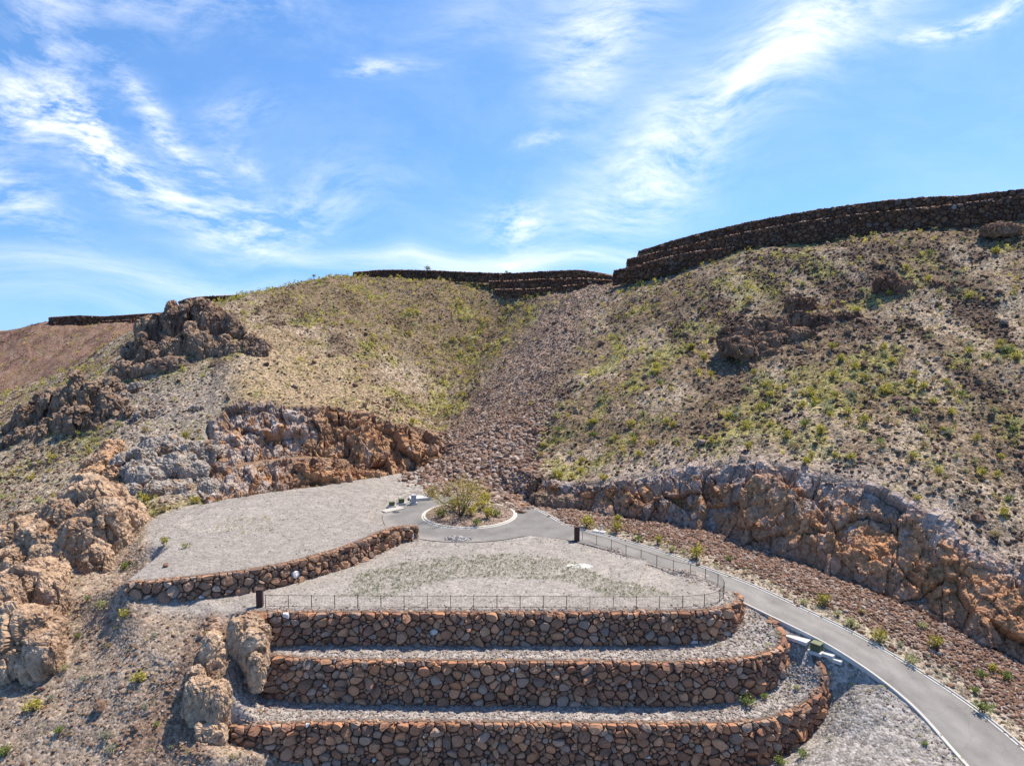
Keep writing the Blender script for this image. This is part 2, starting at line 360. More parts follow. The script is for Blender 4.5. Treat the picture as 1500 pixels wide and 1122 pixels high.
pts, edges = [], []
for l in lines:
    i0 = len(pts); pts += [np.asarray(q, float) for q in l]; edges += [(i0 + k, i0 + k + 1) for k in range(len(l) - 1)]
pts += loose
PT = np.array(pts)
vo, eo, fo, ov, oe, of = delaunay_2d_cdt([Vector(q[:2]) for q in PT], edges, [], 0, 1e-4)
TV = np.zeros((len(vo), 3)); SEG = np.array([[*PT[a], *PT[b]] for a, b in edges])
for i, v in enumerate(vo):
    TV[i, :2] = v[:2]
    if ov[i]: TV[i, 2] = PT[ov[i][0], 2]
    else:
        d = SEG[:, 3:5] - SEG[:, :2]; t = np.clip(((TV[i, :2] - SEG[:, :2]) * d).sum(1) / ((d * d).sum(1) + 1e-9), 0, 1)
        q = SEG[:, :2] + d * t[:, None]; k = ((q - TV[i, :2]) ** 2).sum(1).argmin(); TV[i, 2] = SEG[k, 2] + t[k] * (SEG[k, 5] - SEG[k, 2])

# ------------------------------------------------------------------ terrain grid
az = np.radians(np.r_[np.arange(-74, -41, 1.5), np.arange(-40.5, 40.6, .09), np.arange(42, 75, 1.5)])
def geo_(a, b, k): return a * (b / a) ** (np.arange(k) / k)
rr = np.r_[geo_(14, 50, 30), geo_(50, 135, 300), geo_(135, 255, 190), geo_(255, 620, 110), geo_(620, 5500, 26)]
NA, NR = len(az), len(rr)
GX = np.sin(az)[None, :] * rr[:, None]; GY = np.cos(az)[None, :] * rr[:, None]
GZ = np.full((NR, NA), np.nan)
for f in fo:
    for j in range(1, len(f) - 1):
        A, B, C = TV[f[0]], TV[f[j]], TV[f[j + 1]]
        P3 = np.array([A, B, C]); a3 = np.arctan2(P3[:, 0], P3[:, 1]); r3 = np.hypot(P3[:, 0], P3[:, 1])
        if a3.max() - a3.min() > 3: i0, i1, k0, k1 = 0, NA, 0, NR
        else:
            i0, i1 = np.searchsorted(az, a3.min() - 1e-4), np.searchsorted(az, a3.max() + 1e-4)
            dmin = min(distline(np.zeros(1), np.zeros(1), np.array([P3[m_][:2], P3[(m_ + 1) % 3][:2]]))[0] for m_ in range(3))
            k0, k1 = np.searchsorted(rr, dmin - .01), np.searchsorted(rr, r3.max() + .01)
        if i1 <= i0 or k1 <= k0: continue
        X, Y = GX[k0:k1, i0:i1], GY[k0:k1, i0:i1]
        D = (B[1] - C[1]) * (A[0] - C[0]) + (C[0] - B[0]) * (A[1] - C[1])
        if abs(D) < 1e-9: continue
        l1 = ((B[1] - C[1]) * (X - C[0]) + (C[0] - B[0]) * (Y - C[1])) / D
        l2 = ((C[1] - A[1]) * (X - C[0]) + (A[0] - C[0]) * (Y - C[1])) / D; l3 = 1 - l1 - l2
        ok = (l1 > -1e-6) & (l2 > -1e-6) & (l3 > -1e-6)
        GZ[k0:k1, i0:i1][ok] = (l1 * A[2] + l2 * B[2] + l3 * C[2])[ok]
GZ = np.where(np.isnan(GZ), -60, GZ)
def blur(a, n, it=1):
    for _ in range(it):
        for ax in (0, 1):
            p = np.pad(a, [(n + 1, n) if k == ax else (0, 0) for k in (0, 1)], mode='edge'); c = np.cumsum(p, axis=ax)
            a = (np.take(c, range(2 * n + 1, c.shape[ax]), ax) - np.take(c, range(0, c.shape[ax] - 2 * n - 1), ax)) / (2 * n + 1)
    return a
# hill mask: beyond the cliff tops (plan)
hillpoly = np.vstack([[(-900, 60)], [(-150, 60)], [(-90, 84)], [(-79, 97)], np.array([Pz(190, 762, 2.2)[:2], Pz(250, 750, 2.2)[:2]]), np.array(LB)[:1, :2], np.array(LT)[:1, :2], np.array(UT)[:, :2], [(-10, 136), (0, 120), (3, 116)], np.array(CTR)[:, :2], [(100, 50), (900, 60), (3000, 3000), (-3000, 3000)]])
HM = inpoly(GX, GY, hillpoly).astype(float)
dcl = np.minimum.reduce([distline(GX, GY, np.array(q)) for q in (UT, UB, CTR, CBR, LT, LB)])
HMs = blur(HM, 6, 2) * sstep(.2, 5, dcl)
GZs = blur(GZ, 8, 3); GZf = blur(GZ, 2, 2); kf = sstep(215, 262, rr)[:, None]; GZs = GZs * (1 - kf) + GZf * kf
GZ = GZ + (GZs - GZ) * HMs
# far left edge of the near spur must stay crisp
flatA = inpoly(GX, GY, np.vstack([W1[0][:, :2], np.array(FR)[::-1, :2], [(8, 93), (0, 93.5), (-12, 93)], WL[1][::-1, :2]]))
flatB = inpoly(GX, GY, np.vstack([WL[0][:, :2], [(-14, 92), (-19, 100), (-19, 108), (-20, 118)], np.array(LB)[::-1, :2], [Pz(255, 748, 2.2)[:2], Pz(212, 762, 2.2)[:2], Pz(218, 805, 2.0)[:2]]]))
near = ~HM.astype(bool)
GN = np.stack([GX.ravel(), GY.ravel(), GZ.ravel()], 1)
dr = distline(GX, GY, resample(np.vstack([RR, ]), 2)); 
road_poly = np.vstack([RR[:, :2], LL[::-1, :2]])
onroad = inpoly(GX, GY, road_poly) | (np.hypot(GX - CEN[0], GY - CEN[1]) < R_OUT)
roadm = blur(onroad.astype(float), 2, 1)
p2 = GN * np.array([1, 1, .6])
n_big = fbm(p2 / 14, 4, 3).reshape(NR, NA); n_med = fbm(p2 / 3.2, 4, 9, ridged=True).reshape(NR, NA); n_sm = fbm(p2 / .9, 3, 21).reshape(NR, NA)
flat = np.maximum(flatA, flatB).astype(float); flat = blur(flat, 3)
amp_near = (1 - flat) * (1 - roadm)
farm = sstep(0, 6, dcl) * HMs
wallm = np.minimum.reduce([distline(GX, GY, w[0]) for w in (W1, W2, W3, WL)]); wallm = sstep(.6, 2.5, wallm)
slope_l = sstep(-24, -30, GX) * sstep(112, 100, GY) * (1 - flat) * (1 - HMs)
GZ = GZ + (blur(GZ, 4, 3) - GZ) * slope_l * wallm
GZ += n_big * 1.6 * farm + (n_med - .2) * .55 * farm + n_sm * .22 * farm
GZ += amp_near * (1 - HMs) * wallm * (n_sm * .10 + n_med * .10) + slope_l * wallm * (n_big * .4 + n_med * .3)
GZ += flat * n_sm * .03
APR = np.array([Pz(775, 742, 0)[:2], Pz(800, 754, 0)[:2], Pz(822, 767, 0)[:2], Pz(850, 777, 0)[:2], LL[0, :2], LL[0, :2] + [-4.2, 1.5], [.5, 94.0], [-2, 96], [-2, 112]])
GZ -= blur(inpoly(GX, GY, road_poly).astype(float), 1) * .30
dC = np.hypot(GX - CEN[0], GY - CEN[1]); inC = np.maximum(sstep(R_OUT + 1.2, R_OUT - .1, dC), blur(inpoly(GX, GY, APR).astype(float), 2)) * (GZ < 6)
GZ = GZ + (np.minimum(GZ, -.07) - GZ) * inC
# sink the ramp behind modelled cliff faces
for b_, t_ in ((CBR, CTR), (UB, UT), (LB, LT)):
    bp_ = np.vstack([np.array(b_)[:, :2], np.array(t_)[::-1, :2]])
    GZ -= blur(inpoly(GX, GY, bp_).astype(float), 2) * 1.6
for k in range(2): pass
def ground(x, y):
    """terrain height by bilinear lookup in the grid"""
    x = np.asarray(x, float); y = np.asarray(y, float)
    a = np.interp(np.arctan2(x, y), az, np.arange(NA)); r = np.interp(np.hypot(x, y), rr, np.arange(NR))
    i = np.clip(a.astype(int), 0, NA - 2); k = np.clip(r.astype(int), 0, NR - 2); fa, fr = a - i, r - k
    return (GZ[k, i] * (1 - fa) + GZ[k, i + 1] * fa) * (1 - fr) + (GZ[k + 1, i] * (1 - fa) + GZ[k + 1, i + 1] * fa) * fr
V = np.stack([GX, GY, GZ], -1)
dU = np.gradient(V, axis=1); dV_ = np.gradient(V, axis=0); NRM = np.cross(dU, dV_); AREA = np.linalg.norm(NRM, axis=-1); NRM /= AREA[..., None] + 1e-12
U_, V_ = proj(V)
print('terrain', V.shape, time.time() - T0)

# ------------------------------------------------------------------ ground zones (where each kind of ground lies), feathered by noise
jx = 14 * fbm(p2 / 5, 3, 31).reshape(NR, NA); jy = 10 * fbm(p2 / 5, 3, 41).reshape(NR, NA)
def zone(poly, feather=3):
    return blur(inpoly(U_ + jx, V_ + jy, poly).astype(float), feather, 2)
Z_CH = zone([(585, 690), (640, 655), (690, 600), (715, 560), (765, 500), (800, 450), (830, 425), (890, 410), (898, 422), (848, 500), (815, 560), (785, 620), (780, 680), (785, 738), (700, 730), (640, 710)], 11) * (GY > 105)
Z_TAN = zone([(385, 470), (430, 490), (500, 520), (560, 570), (640, 640), (640, 660), (560, 612), (450, 597), (350, 590), (300, 600), (330, 545), (390, 520)], 6) * HM
Z_GREY = zone([(190, 560), (330, 540), (350, 590), (310, 640), (320, 700), (240, 745), (180, 680), (165, 620)], 6)
Z_SCREE = zone([(-40, 660), (190, 640), (180, 680), (80, 760), (-40, 850)], 5)
Z_RIM = zone([(830, 700), (1000, 660), (1150, 655), (1300, 690), (1420, 760), (1540, 830), (1540, 900), (1350, 760), (1200, 700), (1000, 712)], 5) * HM
Z_FAR = (GY > 290).astype(float)
Z_GULLY = zone([(620, 650), (600, 600), (660, 520), (720, 450), (790, 430), (790, 460), (740, 520), (690, 590), (655, 640)], 6) * HM
right = sstep(-30, 20, GX - (GY - 120) * .25) * HM
# big soft streaks running downslope, patches of dark rock
q = np.stack([GX.ravel() / 5.0, GY.ravel() / 16.0, GZ.ravel() / 9.0], 1)
streak = fbm(q, 4, 51).reshape(NR, NA); patch = fbm(p2 / 9, 4, 61).reshape(NR, NA); fine = fbm(p2 / 1.3, 3, 71).reshape(NR, NA)
Z_DK = np.zeros_like(GX)
for pg in ([(1085, 545), (1110, 560), (1050, 650), (960, 690), (880, 692), (900, 660), (1000, 630)], [(1250, 520), (1330, 530), (1340, 600), (1300, 660), (1230, 640), (1260, 580)], [(940, 420), (1060, 385), (1120, 400), (1080, 470), (980, 500), (900, 470)], [(1120, 470), (1290, 450), (1300, 520), (1180, 545), (1080, 530)], [(1290, 395), (1440, 400), (1470, 440), (1300, 440)], [(1150, 350), (1500, 320), (1500, 370), (1180, 400)], [(1420, 560), (1500, 540), (1500, 680), (1440, 660)], [(610, 640), (660, 560), (700, 570), (665, 640)], [(1330, 570), (1370, 590), (1400, 690), (1350, 700)]): Z_DK = np.maximum(Z_DK, zone(pg, 5))
DARK = np.maximum(sstep(.05, .38, streak * .7 + patch * .6 + fine * .25), Z_DK * .85 * sstep(-.1, .3, fine * 1.2 + streak * .6)) * HM
C = np.zeros((NR, NA, 3))
base_hill = lerp(np.array([.27, .195, .125]), np.array([.44, .35, .255]), sstep(-.25, .3, patch + .5 * fine))
C[:] = base_hill
C = lerp(C, np.broadcast_to([.115, .075, .055], C.shape), DARK * .9)
up = sstep(.05, .4, fbm(p2 / 6, 4, 81).reshape(NR, NA)) * HM
C = lerp(C, np.broadcast_to([.34, .315, .10], C.shape), up * .7)                       # low spring annuals tint
Z_UL = zone([(370, 425), (520, 385), (800, 385), (790, 440), (740, 500), (690, 570), (620, 540), (560, 500), (470, 470), (400, 470)], 8) * HM
C = lerp(C, np.broadcast_to([.215, .155, .09], C.shape), Z_UL * sstep(-.5, .2, fine + patch) * .85)
C = lerp(C, np.broadcast_to([.37, .275, .215], C.shape), Z_CH * .9)
C = lerp(C, np.broadcast_to([.40, .30, .185], C.shape), Z_TAN * .8)
C = lerp(C, np.broadcast_to([.385, .325, .27], C.shape), Z_GREY * .85)
C = lerp(C, np.broadcast_to([.39, .32, .235], C.shape), Z_SCREE * .7)
C = lerp(C, np.broadcast_to([.47, .385, .32], C.shape), Z_RIM * .8)
C = lerp(C, np.broadcast_to([.30, .175, .125], C.shape), Z_FAR * (.75 + .25 * sstep(-.2, .3, patch)))
C = lerp(C, np.broadcast_to([.17, .10, .08], C.shape), Z_FAR * sstep(-.1, .3, streak + .8 * fine) * .8)
C = lerp(C, np.broadcast_to([.40, .30, .23], C.shape), Z_FAR * sstep(.1, .4, fbm(p2 / 2.5, 3, 83).reshape(NR, NA)) * .6)
nearw = 1 - blur(HM, 1)
BENCH = blur(inpoly(GX, GY, np.vstack([np.array(LT)[:, :2], np.array(UB)[::-1, :2]])).astype(float), 2)
lot = np.array([.42, .383, .348])
C = lerp(C, np.broadcast_to(lot, C.shape), nearw)
C = lerp(C, np.broadcast_to([.395, .36, .327], C.shape), blur(flatB.astype(float), 3))
slope_left = sstep(-25, -28, GX) * sstep(112, 100, GY) * (1 - flat) * nearw
slope_left = np.maximum(slope_left, sstep(-17, -22, GX + fine) * sstep(63, 61.5, GY) * nearw)
C = lerp(C, np.broadcast_to([.385, .30, .23], C.shape), slope_left)
Z_RUB = zone([(300, 900), (345, 905), (350, 960), (300, 1122), (150, 1122), (230, 1010)], 5); C = lerp(C, np.broadcast_to([.31, .20, .14], C.shape), slope_left * Z_RUB * .8)
C = lerp(C, np.broadcast_to([.33, .215, .145], C.shape), BENCH)
bank = inpoly(GX, GY, np.vstack([RR[:, :2], np.array(CBR)[::-1, :2]])) & near
BANK = blur(bank.astype(float), 3)
C = lerp(C, np.broadcast_to([.33, .235, .185], C.shape), BANK * .9)
verge = sstep(5.2, 1.2, distline(GX, GY, RR[::3])) * BANK
C = lerp(C, np.broadcast_to([.40, .35, .27], C.shape), verge * .8)
C *= (1 + .10 * fine + .08 * patch)[..., None]
for (ax, ay, ra, wt) in ((-34, 98, 11, .5), (-30, 92, 17, .45), (-2, 82, 13, .35), (4, 70, 22, .3)):
    dt = np.abs(np.abs(np.hypot(GX - ax, GY - ay) - ra) - .9); C = lerp(C, C * .86, np.maximum(flatA, flatB) * sstep(.45, .1, dt) * sstep(-.3, .3, patch) * wt * 2)
# wheel-track swirls scraped pale on the upper pad, chalky spill on the lot
dsw = np.abs(np.hypot((GX + 39) / 1.0, (GY - 96) / 1.0) - 6 + fine) ; C = lerp(C, np.broadcast_to([.52, .47, .41], C.shape), flatB * sstep(.9, .1, dsw) * sstep(98, 94, GY) * .6)
c0 = Pz(850, 826.5, 0); sp_ = np.hypot((GX - c0[0]) / 1.5, (GY - c0[1]) / .9) + .35 * fine; C = lerp(C, np.broadcast_to([.8, .79, .75], C.shape), flatA * sstep(1.0, .8, sp_))
grain = np.clip(1.15 * HMs + .75 * (1 - HMs) - .42 * flat + .3 * BANK, .15, 1.3)
idx = np.arange(NR * NA).reshape(NR, NA)
Fq = np.stack([idx[:-1, :-1], idx[:-1, 1:], idx[1:, 1:], idx[1:, :-1]], -1).reshape(-1, 4)
terr = mesh_obj('terrain', V.reshape(-1, 3), [Fq], M_TERR, C.reshape(-1, 3), smooth=True, extra={'grain': grain.ravel()})
tag(terr, 'rocky desert hills, gravel lot and terraces around the cul-de-sac', kind='structure')
print('terrain mesh', time.time() - T0)

# ------------------------------------------------------------------ scatter helpers
INV = (U_ > -140) & (U_ < 1640) & (V_ > 200) & (V_ < 1260) & (GY > 40) & (GY < 460)
view = V - np.array([0, 0, HC]); view /= np.linalg.norm(view, axis=-1)[..., None]
FACING = -(NRM * view).sum(-1)
def sample(density, n, seed):
    """n random surface points with probability density * area; returns x, y, z, grid index"""
    r_ = np.random.default_rng(seed); w = np.nan_to_num(np.maximum(density, 0) * AREA * INV * (FACING > -.05)).ravel(); w = w / w.sum()
    k = r_.choice(len(w), n, p=w); ky, kx = k // NA, k % NA
    a = np.interp(kx + r_.uniform(-.5, .5, n), np.arange(NA), az); r = np.interp(ky + r_.uniform(-.5, .5, n), np.arange(NR), rr)
    x, y = np.sin(a) * r, np.cos(a) * r
    return x, y, ground(x, y), k
def rand_rot(n, r_):
    q = r_.normal(size=(n, 4)); q /= np.linalg.norm(q, axis=1)[:, None]; w, x, y, z = q.T
    return np.stack([np.stack([1 - 2 * (y * y + z * z), 2 * (x * y - z * w), 2 * (x * z + y * w)], 1), np.stack([2 * (x * y + z * w), 1 - 2 * (x * x + z * z), 2 * (y * z - x * w)], 1), np.stack([2 * (x * z - y * w), 2 * (y * z + x * w), 1 - 2 * (x * x + y * y)], 1)], 1)
def rock_proto(sub, seed, cuts=9):
    """angular stone: sphere cut by random planes"""
    r_ = np.random.default_rng(seed); Vv, Fc = ICO[sub]; Vv = Vv.copy()
    for _ in range(cuts):
        n = r_.normal(size=3); n /= np.linalg.norm(n); d = r_.uniform(.45, .85); h = Vv @ n - d
        Vv = Vv - np.where(h > 0, h, 0)[:, None] * n
    return Vv + r_.normal(size=Vv.shape) * .03, Fc
ROCK0 = [rock_proto(0, 100 + i, 3) for i in range(8)]; ROCK1 = [rock_proto(1, 200 + i, 8) for i in range(10)]; ROCK2 = [rock_proto(2, 300 + i, 12) for i in range(10)]
def rocks(name, x, y, z, size, cols, mat, protos, seed, sink=.25, parent=None, flatness=.7):
    r_ = np.random.default_rng(seed); n = len(x); VV, FF, CC = [], [], []; off = 0
    sc = size[:, None] * r_.uniform(.65, 1.25, (n, 3)) * .5; R = rand_rot(n, r_); which = r_.integers(0, len(protos), n)
    for p_ in range(len(protos)):
        m = np.where(which == p_)[0]
        if not len(m): continue
        pv, pf = protos[p_]
        v = pv[None] * sc[m][:, None, :]; v = np.einsum('nij,nkj->nki', R[m], v); v[..., 2] *= flatness
        v += np.stack([x[m], y[m], z[m] + size[m] * .5 * (flatness - sink * 2)], 1)[:, None]
        VV.append(v.reshape(-1, 3)); FF.append((pf[None] + (np.arange(len(m)) * len(pv))[:, None, None] + off).reshape(-1, 3)); CC.append(np.repeat(cols[m], len(pv), 0)); off += len(m) * len(pv)
    return mesh_obj(name, np.concatenate(VV), [np.concatenate(FF)], mat, np.concatenate(CC), parent)
def pal(n, seed, *cols, jit=.15):
    r_ = np.random.default_rng(seed); w = np.array([c[3] for c in cols], float); k = r_.choice(len(cols), n, p=w / w.sum())
    c = np.array([c[:3] for c in cols])[k]; return c * (1 + jit * r_.normal(size=(n, 1))).clip(.5, 1.6)
def sizes(n, seed, lo, hi, pw=2.2):
    return lo + (hi - lo) * np.random.default_rng(seed).random(n) ** pw
BROWN = (.20, .115, .075, 1); DKB = (.115, .078, .06, 1); RUST = (.27, .14, .08, .7); TANR = (.36, .27, .18, .8); GREYR = (.30, .25, .21, .5); PALE = (.48, .41, .34, .35); PURP = (.30, .25, .245, 1)

# hillside stones
notcl = sstep(.3, 1.2, dcl)
den = HM * notcl * (.25 + 1.6 * DARK) * (1 - Z_CH) * (1 - .75 * Z_TAN) * (GY < 430) / np.maximum(GY / 120, .8)
x, y, z, k = sample(den + .25 * HM * notcl * (1 - Z_CH) * (GY < 300) / np.maximum(GY / 120, .8), 85000, 1)
cdk = DARK.ravel()[k]
cc = np.where((rng.random(len(x)) < .35 + .5 * cdk)[:, None], pal(len(x), 2, BROWN, DKB, DKB, (.16, .12, .10, 1)), pal(len(x), 3, TANR, GREYR, PALE, BROWN))
tag(rocks('hillside_stones', x, y, z, sizes(len(x), 4, .16, .85, 3.4), cc, M_RUB, ROCK0, 5), 'loose brown and grey stones strewn over the desert hillsides', kind='stuff')
# rubble chute
x, y, z, k = sample(Z_CH * (.6 + sstep(180, 120, GY)), 26000, 6)
low = sstep(155, 122, y); sz = sizes(len(x), 7, .18, .62, 2.2) * (1 + 1.15 * low)
cc = pal(len(x), 8, (.30, .19, .135, 1), (.38, .28, .22, 1), (.22, .14, .10, .8), (.48, .39, .33, .8), (.34, .205, .135, .8)) * (1 + .18 * low)[:, None]
tag(rocks('chute_rubble', x, y, z, sz, cc, M_RUB, ROCK1[:6], 9), 'rockfall rubble filling the chute above the turning circle', kind='stuff')
# road bank riprap
vd = distline(GX, GY, RR[::3])
x, y, z, k = sample(BANK * sstep(1.6, 5.2, vd) + .07 * BANK, 12500, 10)
cc = pal(len(x), 11, (.34, .20, .135, 1.2), (.27, .16, .11, 1), (.42, .30, .23, .9), (.46, .38, .32, .5), (.19, .12, .095, .5))
tag(rocks('bank_riprap', x, y, z, sizes(len(x), 12, .22, .65, 1.8), cc, M_RUB, ROCK0, 13), 'reddish broken stones covering the bank beside the road', kind='stuff')
# terrace gravel: coarse grey-pink crushed stone
def between(a, b): return inpoly(GX, GY, np.vstack([a[:, :2], b[::-1, :2]]))
terr_m = between(W2[0], W1[1]) | between(W3[0], W2[1])
fs = sstep(2.2, .2, distline(GX, GY, W1[0])) * flatA + .9 * sstep(1.6, .2, distline(GX, GY, np.array(FR)))
frontlow = sstep(.2, 3, GY * 0 + 3) * inpoly(GX, GY, np.vstack([W3[1][8:, :2], LL[::-2, :2]])) * (GX > 20)
x, y, z, k = sample(terr_m * 1.0 + fs * .8 + frontlow * .35 * sstep(3.5, 1, distline(GX, GY, LL[::2])), 15000, 14)
cc = pal(len(x), 15, (.43, .345, .31, 1.2), (.36, .28, .245, 1), (.50, .42, .375, .8), (.31, .20, .15, .5))
tag(rocks('terrace_gravel', x, y, z, sizes(len(x), 16, .09, .32, 2), cc, M_RUB, ROCK0, 17), 'grey and pink crushed stone lying on the wall terraces', kind='stuff')
# debris slope left of the walls
den = slope_left * sstep(-90, -70, GX) * (.45 + 1.3 * Z_RUB) + .35 * sstep(-22, -24, GX) * sstep(72, 66, GY) * (1 - flat) * (GY < 72) * (GX < -20)
x, y, z, k = sample(den, 8000, 18)
cc = pal(len(x), 19, (.32, .19, .12, 1.3), (.38, .26, .175, 1), (.42, .33, .26, .6), (.24, .145, .095, .7), (.5, .44, .38, .1))
tag(rocks('slope_debris', x, y, z, sizes(len(x), 20, .08, .48, 3.4), cc, M_RUB, ROCK1[:5], 21), 'broken stones scattered on the slope left of the terraces', kind='stuff')
x, y, z, k = sample(flat * .5 + 1.2 * np.maximum(flatA, flatB) * sstep(3, 0, np.abs(np.hypot(GX - CEN[0], GY - CEN[1]) - R_OUT)) + .8 * flatA * sstep(2.5, .2, distline(GX, GY, WL[1])), 4200, 24)
tag(rocks('pad_pebbles', x, y, z, sizes(len(x), 25, .06, .26, 3), pal(len(x), 26, (.40, .36, .33, 1), (.30, .24, .20, .7), (.52, .48, .45, .6)), M_RUB, ROCK0, 27), 'small loose stones dotted over the gravel pads', kind='stuff')
print('scatter', time.time() - T0)

# ------------------------------------------------------------------ dry-stacked boulder walls
def wall_stones(L, H_of, seed, cell, hmax):
    """weighted Voronoi packing in (s, t): s along the wall, t down from the top -> list of (polygon, centre)"""
    r_ = np.random.default_rng(seed); n = int(L * hmax / cell); S = np.zeros((0, 2)); asp = .8
    cand = r_.random((n * 6, 2)) * [L, hmax]; S = cand[:1]
    ci = 1; K = 6
    pts_ = [cand[0]]
    grid = {}
    g = cell ** .5 * 1.6
    def key(q): return (int(q[0] / g), int(q[1] / g))
    grid.setdefault(key(cand[0]), []).append(0)
    def nearest(q):
        kx, ky = key(q); b = 9.0
        for a in (-1, 0, 1):
            for c in (-1, 0, 1):
                for j in grid.get((kx + a, ky + c), ()):
                    p = pts_[j]; d = ((p[0] - q[0]) * asp) ** 2 + (p[1] - q[1]) ** 2
                    if d < b: b = d
        return b
    for _ in range(n - 1):
        best, bd = None, -1
        for q in r_.random((4, 2)) * [L, hmax]:
            d = nearest(q)
            if d > bd: best, bd = q, d
        grid.setdefault(key(best), []).append(len(pts_)); pts_.append(best)
    Wt = r_.random(len(pts_)) ** 3 * cell * 1.5
    out = []
    rad = cell ** .5 * 3.0
    for i, c in enumerate(pts_):
        if c[1] > H_of(c[0]) + .25: continue
        poly = [(-rad, -rad), (rad, -rad), (rad, rad), (-rad, rad)]
        poly = [(max(0, min(L, c[0] + a)), max(0, min(hmax, c[1] + b))) for a, b in poly]
        kx, ky = key(c)
        for a in range(-2, 3):
            for b in range(-2, 3):
                for j in grid.get((kx + a, ky + b), ()):
                    if j == i: continue
                    p = pts_[j]; nx, ny = (p[0] - c[0]) * asp * asp, p[1] - c[1]
                    k_ = (((p[0] * asp) ** 2 + p[1] ** 2) - ((c[0] * asp) ** 2 + c[1] ** 2) + Wt[i] - Wt[j]) / 2
                    new = []; m_ = len(poly)
                    for q in range(m_):
                        A, B = poly[q], poly[(q + 1) % m_]; da = A[0] * nx + A[1] * ny - k_; db = B[0] * nx + B[1] * ny - k_
                        if da <= 0: new.append(A)
                        if (da < 0) != (db < 0) and da != db:
                            t = da / (da - db); new.append((A[0] + (B[0] - A[0]) * t, A[1] + (B[1] - A[1]) * t))
                    poly = new
                    if len(poly) < 3: break
                if len(poly) < 3: break
            if len(poly) < 3: break
        if len(poly) >= 3: out.append(np.array(poly))
    return out
WALL_COLS = ((.32, .165, .10, 1.3), (.26, .135, .085, 1.2), (.40, .22, .13, 1.1), (.20, .12, .085, .8), (.33, .225, .165, .6), (.28, .20, .15, .4), (.40, .20, .11, .7), (.55, .51, .47, .018))
def stone_wall(name, top, base, nrm, seed, label, cat, group=None, cell=.25, nv=12, cap=.52, cols=WALL_COLS, gain=1.5, back=1.1, capn=1.0, sub=None, capgain=1.0):
    top = np.asarray(top); base = np.asarray(base)
    d = np.r_[0, np.cumsum(np.linalg.norm(np.diff(top[:, :2], axis=0), axis=1))]; L = d[-1]
    Hh = top[:, 2] - base[:, 2]; off = np.linalg.norm((base - top)[:, :2], axis=1) / np.maximum(Hh, .1)
    H_of = lambda s: np.interp(s, d, Hh)
    def at(s, t, dep):
        P = np.stack([np.interp(s, d, top[:, k]) for k in range(3)], -1); N = np.stack([np.interp(s, d, nrm[:, k]) for k in range(2)], -1)
        o_ = np.interp(s, d, off)
        P[..., :2] += N * (t * o_ + dep)[..., None]; P[..., 2] -= t - dep * .1; return P
    polys = wall_stones(L, H_of, seed, cell, Hh.max() + .15)
    r_ = np.random.default_rng(seed + 1); VV, CC, tri, quad = [], [], [], []; n0 = 0
    cl = pal(len(polys), seed + 2, *cols, jit=.12) * gain
    for i, pg in enumerate(polys):
        c = pg.mean(0); p = pg - c; ext = np.abs(p).max(); gap = .016 + .022 * r_.random() ** 2
        ln = np.linalg.norm(p, axis=1, keepdims=True); p = p * np.maximum(.3, 1 - gap / np.maximum(ln, .05))
        e = np.linalg.norm(np.roll(p, -1, 0) - p, axis=1); cum = np.r_[0, np.cumsum(e)]; s = np.linspace(0, cum[-1], nv, endpoint=False)
        pc = np.vstack([p, p[:1]]); q = np.stack([np.interp(s, cum, pc[:, k]) for k in (0, 1)], 1)
        q = q * .74 + (np.roll(q, 1, 0) + np.roll(q, -1, 0)) * .13 if nv > 8 else q
        b = min(.30, ext * r_.uniform(.28, .62)); tl = r_.normal(size=2) * .36
        o1, o2 = r_.normal(size=2) * ext * .12, r_.normal(size=2) * ext * .2
        rings = [(q * 1.0, -.28), (q, -.02 + 0 * s), (q * .90 + o1 * .3, b * .70), (q * .58 + o1 + o2 * .4, b)]
        vs = []
        for (qq, dep) in rings:
            dd = np.broadcast_to(dep, (nv,)) + (qq @ tl if np.ndim(dep) == 0 and dep > 0 else 0) + r_.normal(size=nv) * b * .10
            vs.append(at(c[0] + qq[:, 0], c[1] + qq[:, 1], dd))
        cc_ = c + o1 + o2; vs.append(at(cc_[None, 0], cc_[None, 1], np.array([b * 1.0 + (o1 + o2) @ tl])))
        v = np.concatenate(vs); VV.append(v); CC.append(np.repeat(cl[i][None], len(v), 0))
        k = np.arange(nv); k2 = (k + 1) % nv
        for ring in range(3):
            quad.append(np.stack([n0 + ring * nv + k, n0 + ring * nv + k2, n0 + (ring + 1) * nv + k2, n0 + (ring + 1) * nv + k], 1)[:, ::-1])
        tri.append(np.stack([n0 + 3 * nv + k, n0 + 3 * nv + k2, np.full(nv, n0 + 4 * nv)], 1)[:, ::-1]); n0 += len(v)
    root = bpy.data.objects.new(name, None); COL.objects.link(root); root.location = (float(base[len(base) // 2][0]), float(base[len(base) // 2][1]), float(base[len(base) // 2][2]))
    tag(root, label, cat, group); lo = Vector(root.location)
    sh = np.array(lo)
    mesh_obj('stone_facing', np.concatenate(VV) - sh, [np.concatenate(quad), np.concatenate(tri)], M_STONE, np.concatenate(CC), root)
    # packed earth core behind and on top of the stones
    n = len(top); kf = np.clip(Hh / 1.8, .12, 1) ** 1.5; inn = lambda k, dz: np.c_[top[:, :2] - nrm * (k * (kf if k > .2 else 1 + 0 * kf))[:, None], top[:, 2] + dz - (.25 * (1 - kf) if k > .5 else 0)]
    dn = np.c_[base[:, :2] - nrm * .16, base[:, 2] - .5]
    rows = [dn, inn(.16, -.02), inn(.6, .0), inn(back, -.04), inn(back, -.7)]
    Vc = np.concatenate(rows) - sh; ix = np.arange(5 * n).reshape(5, n)
    Fc = np.stack([ix[:-1, :-1], ix[:-1, 1:], ix[1:, 1:], ix[1:, :-1]], -1).reshape(-1, 4)
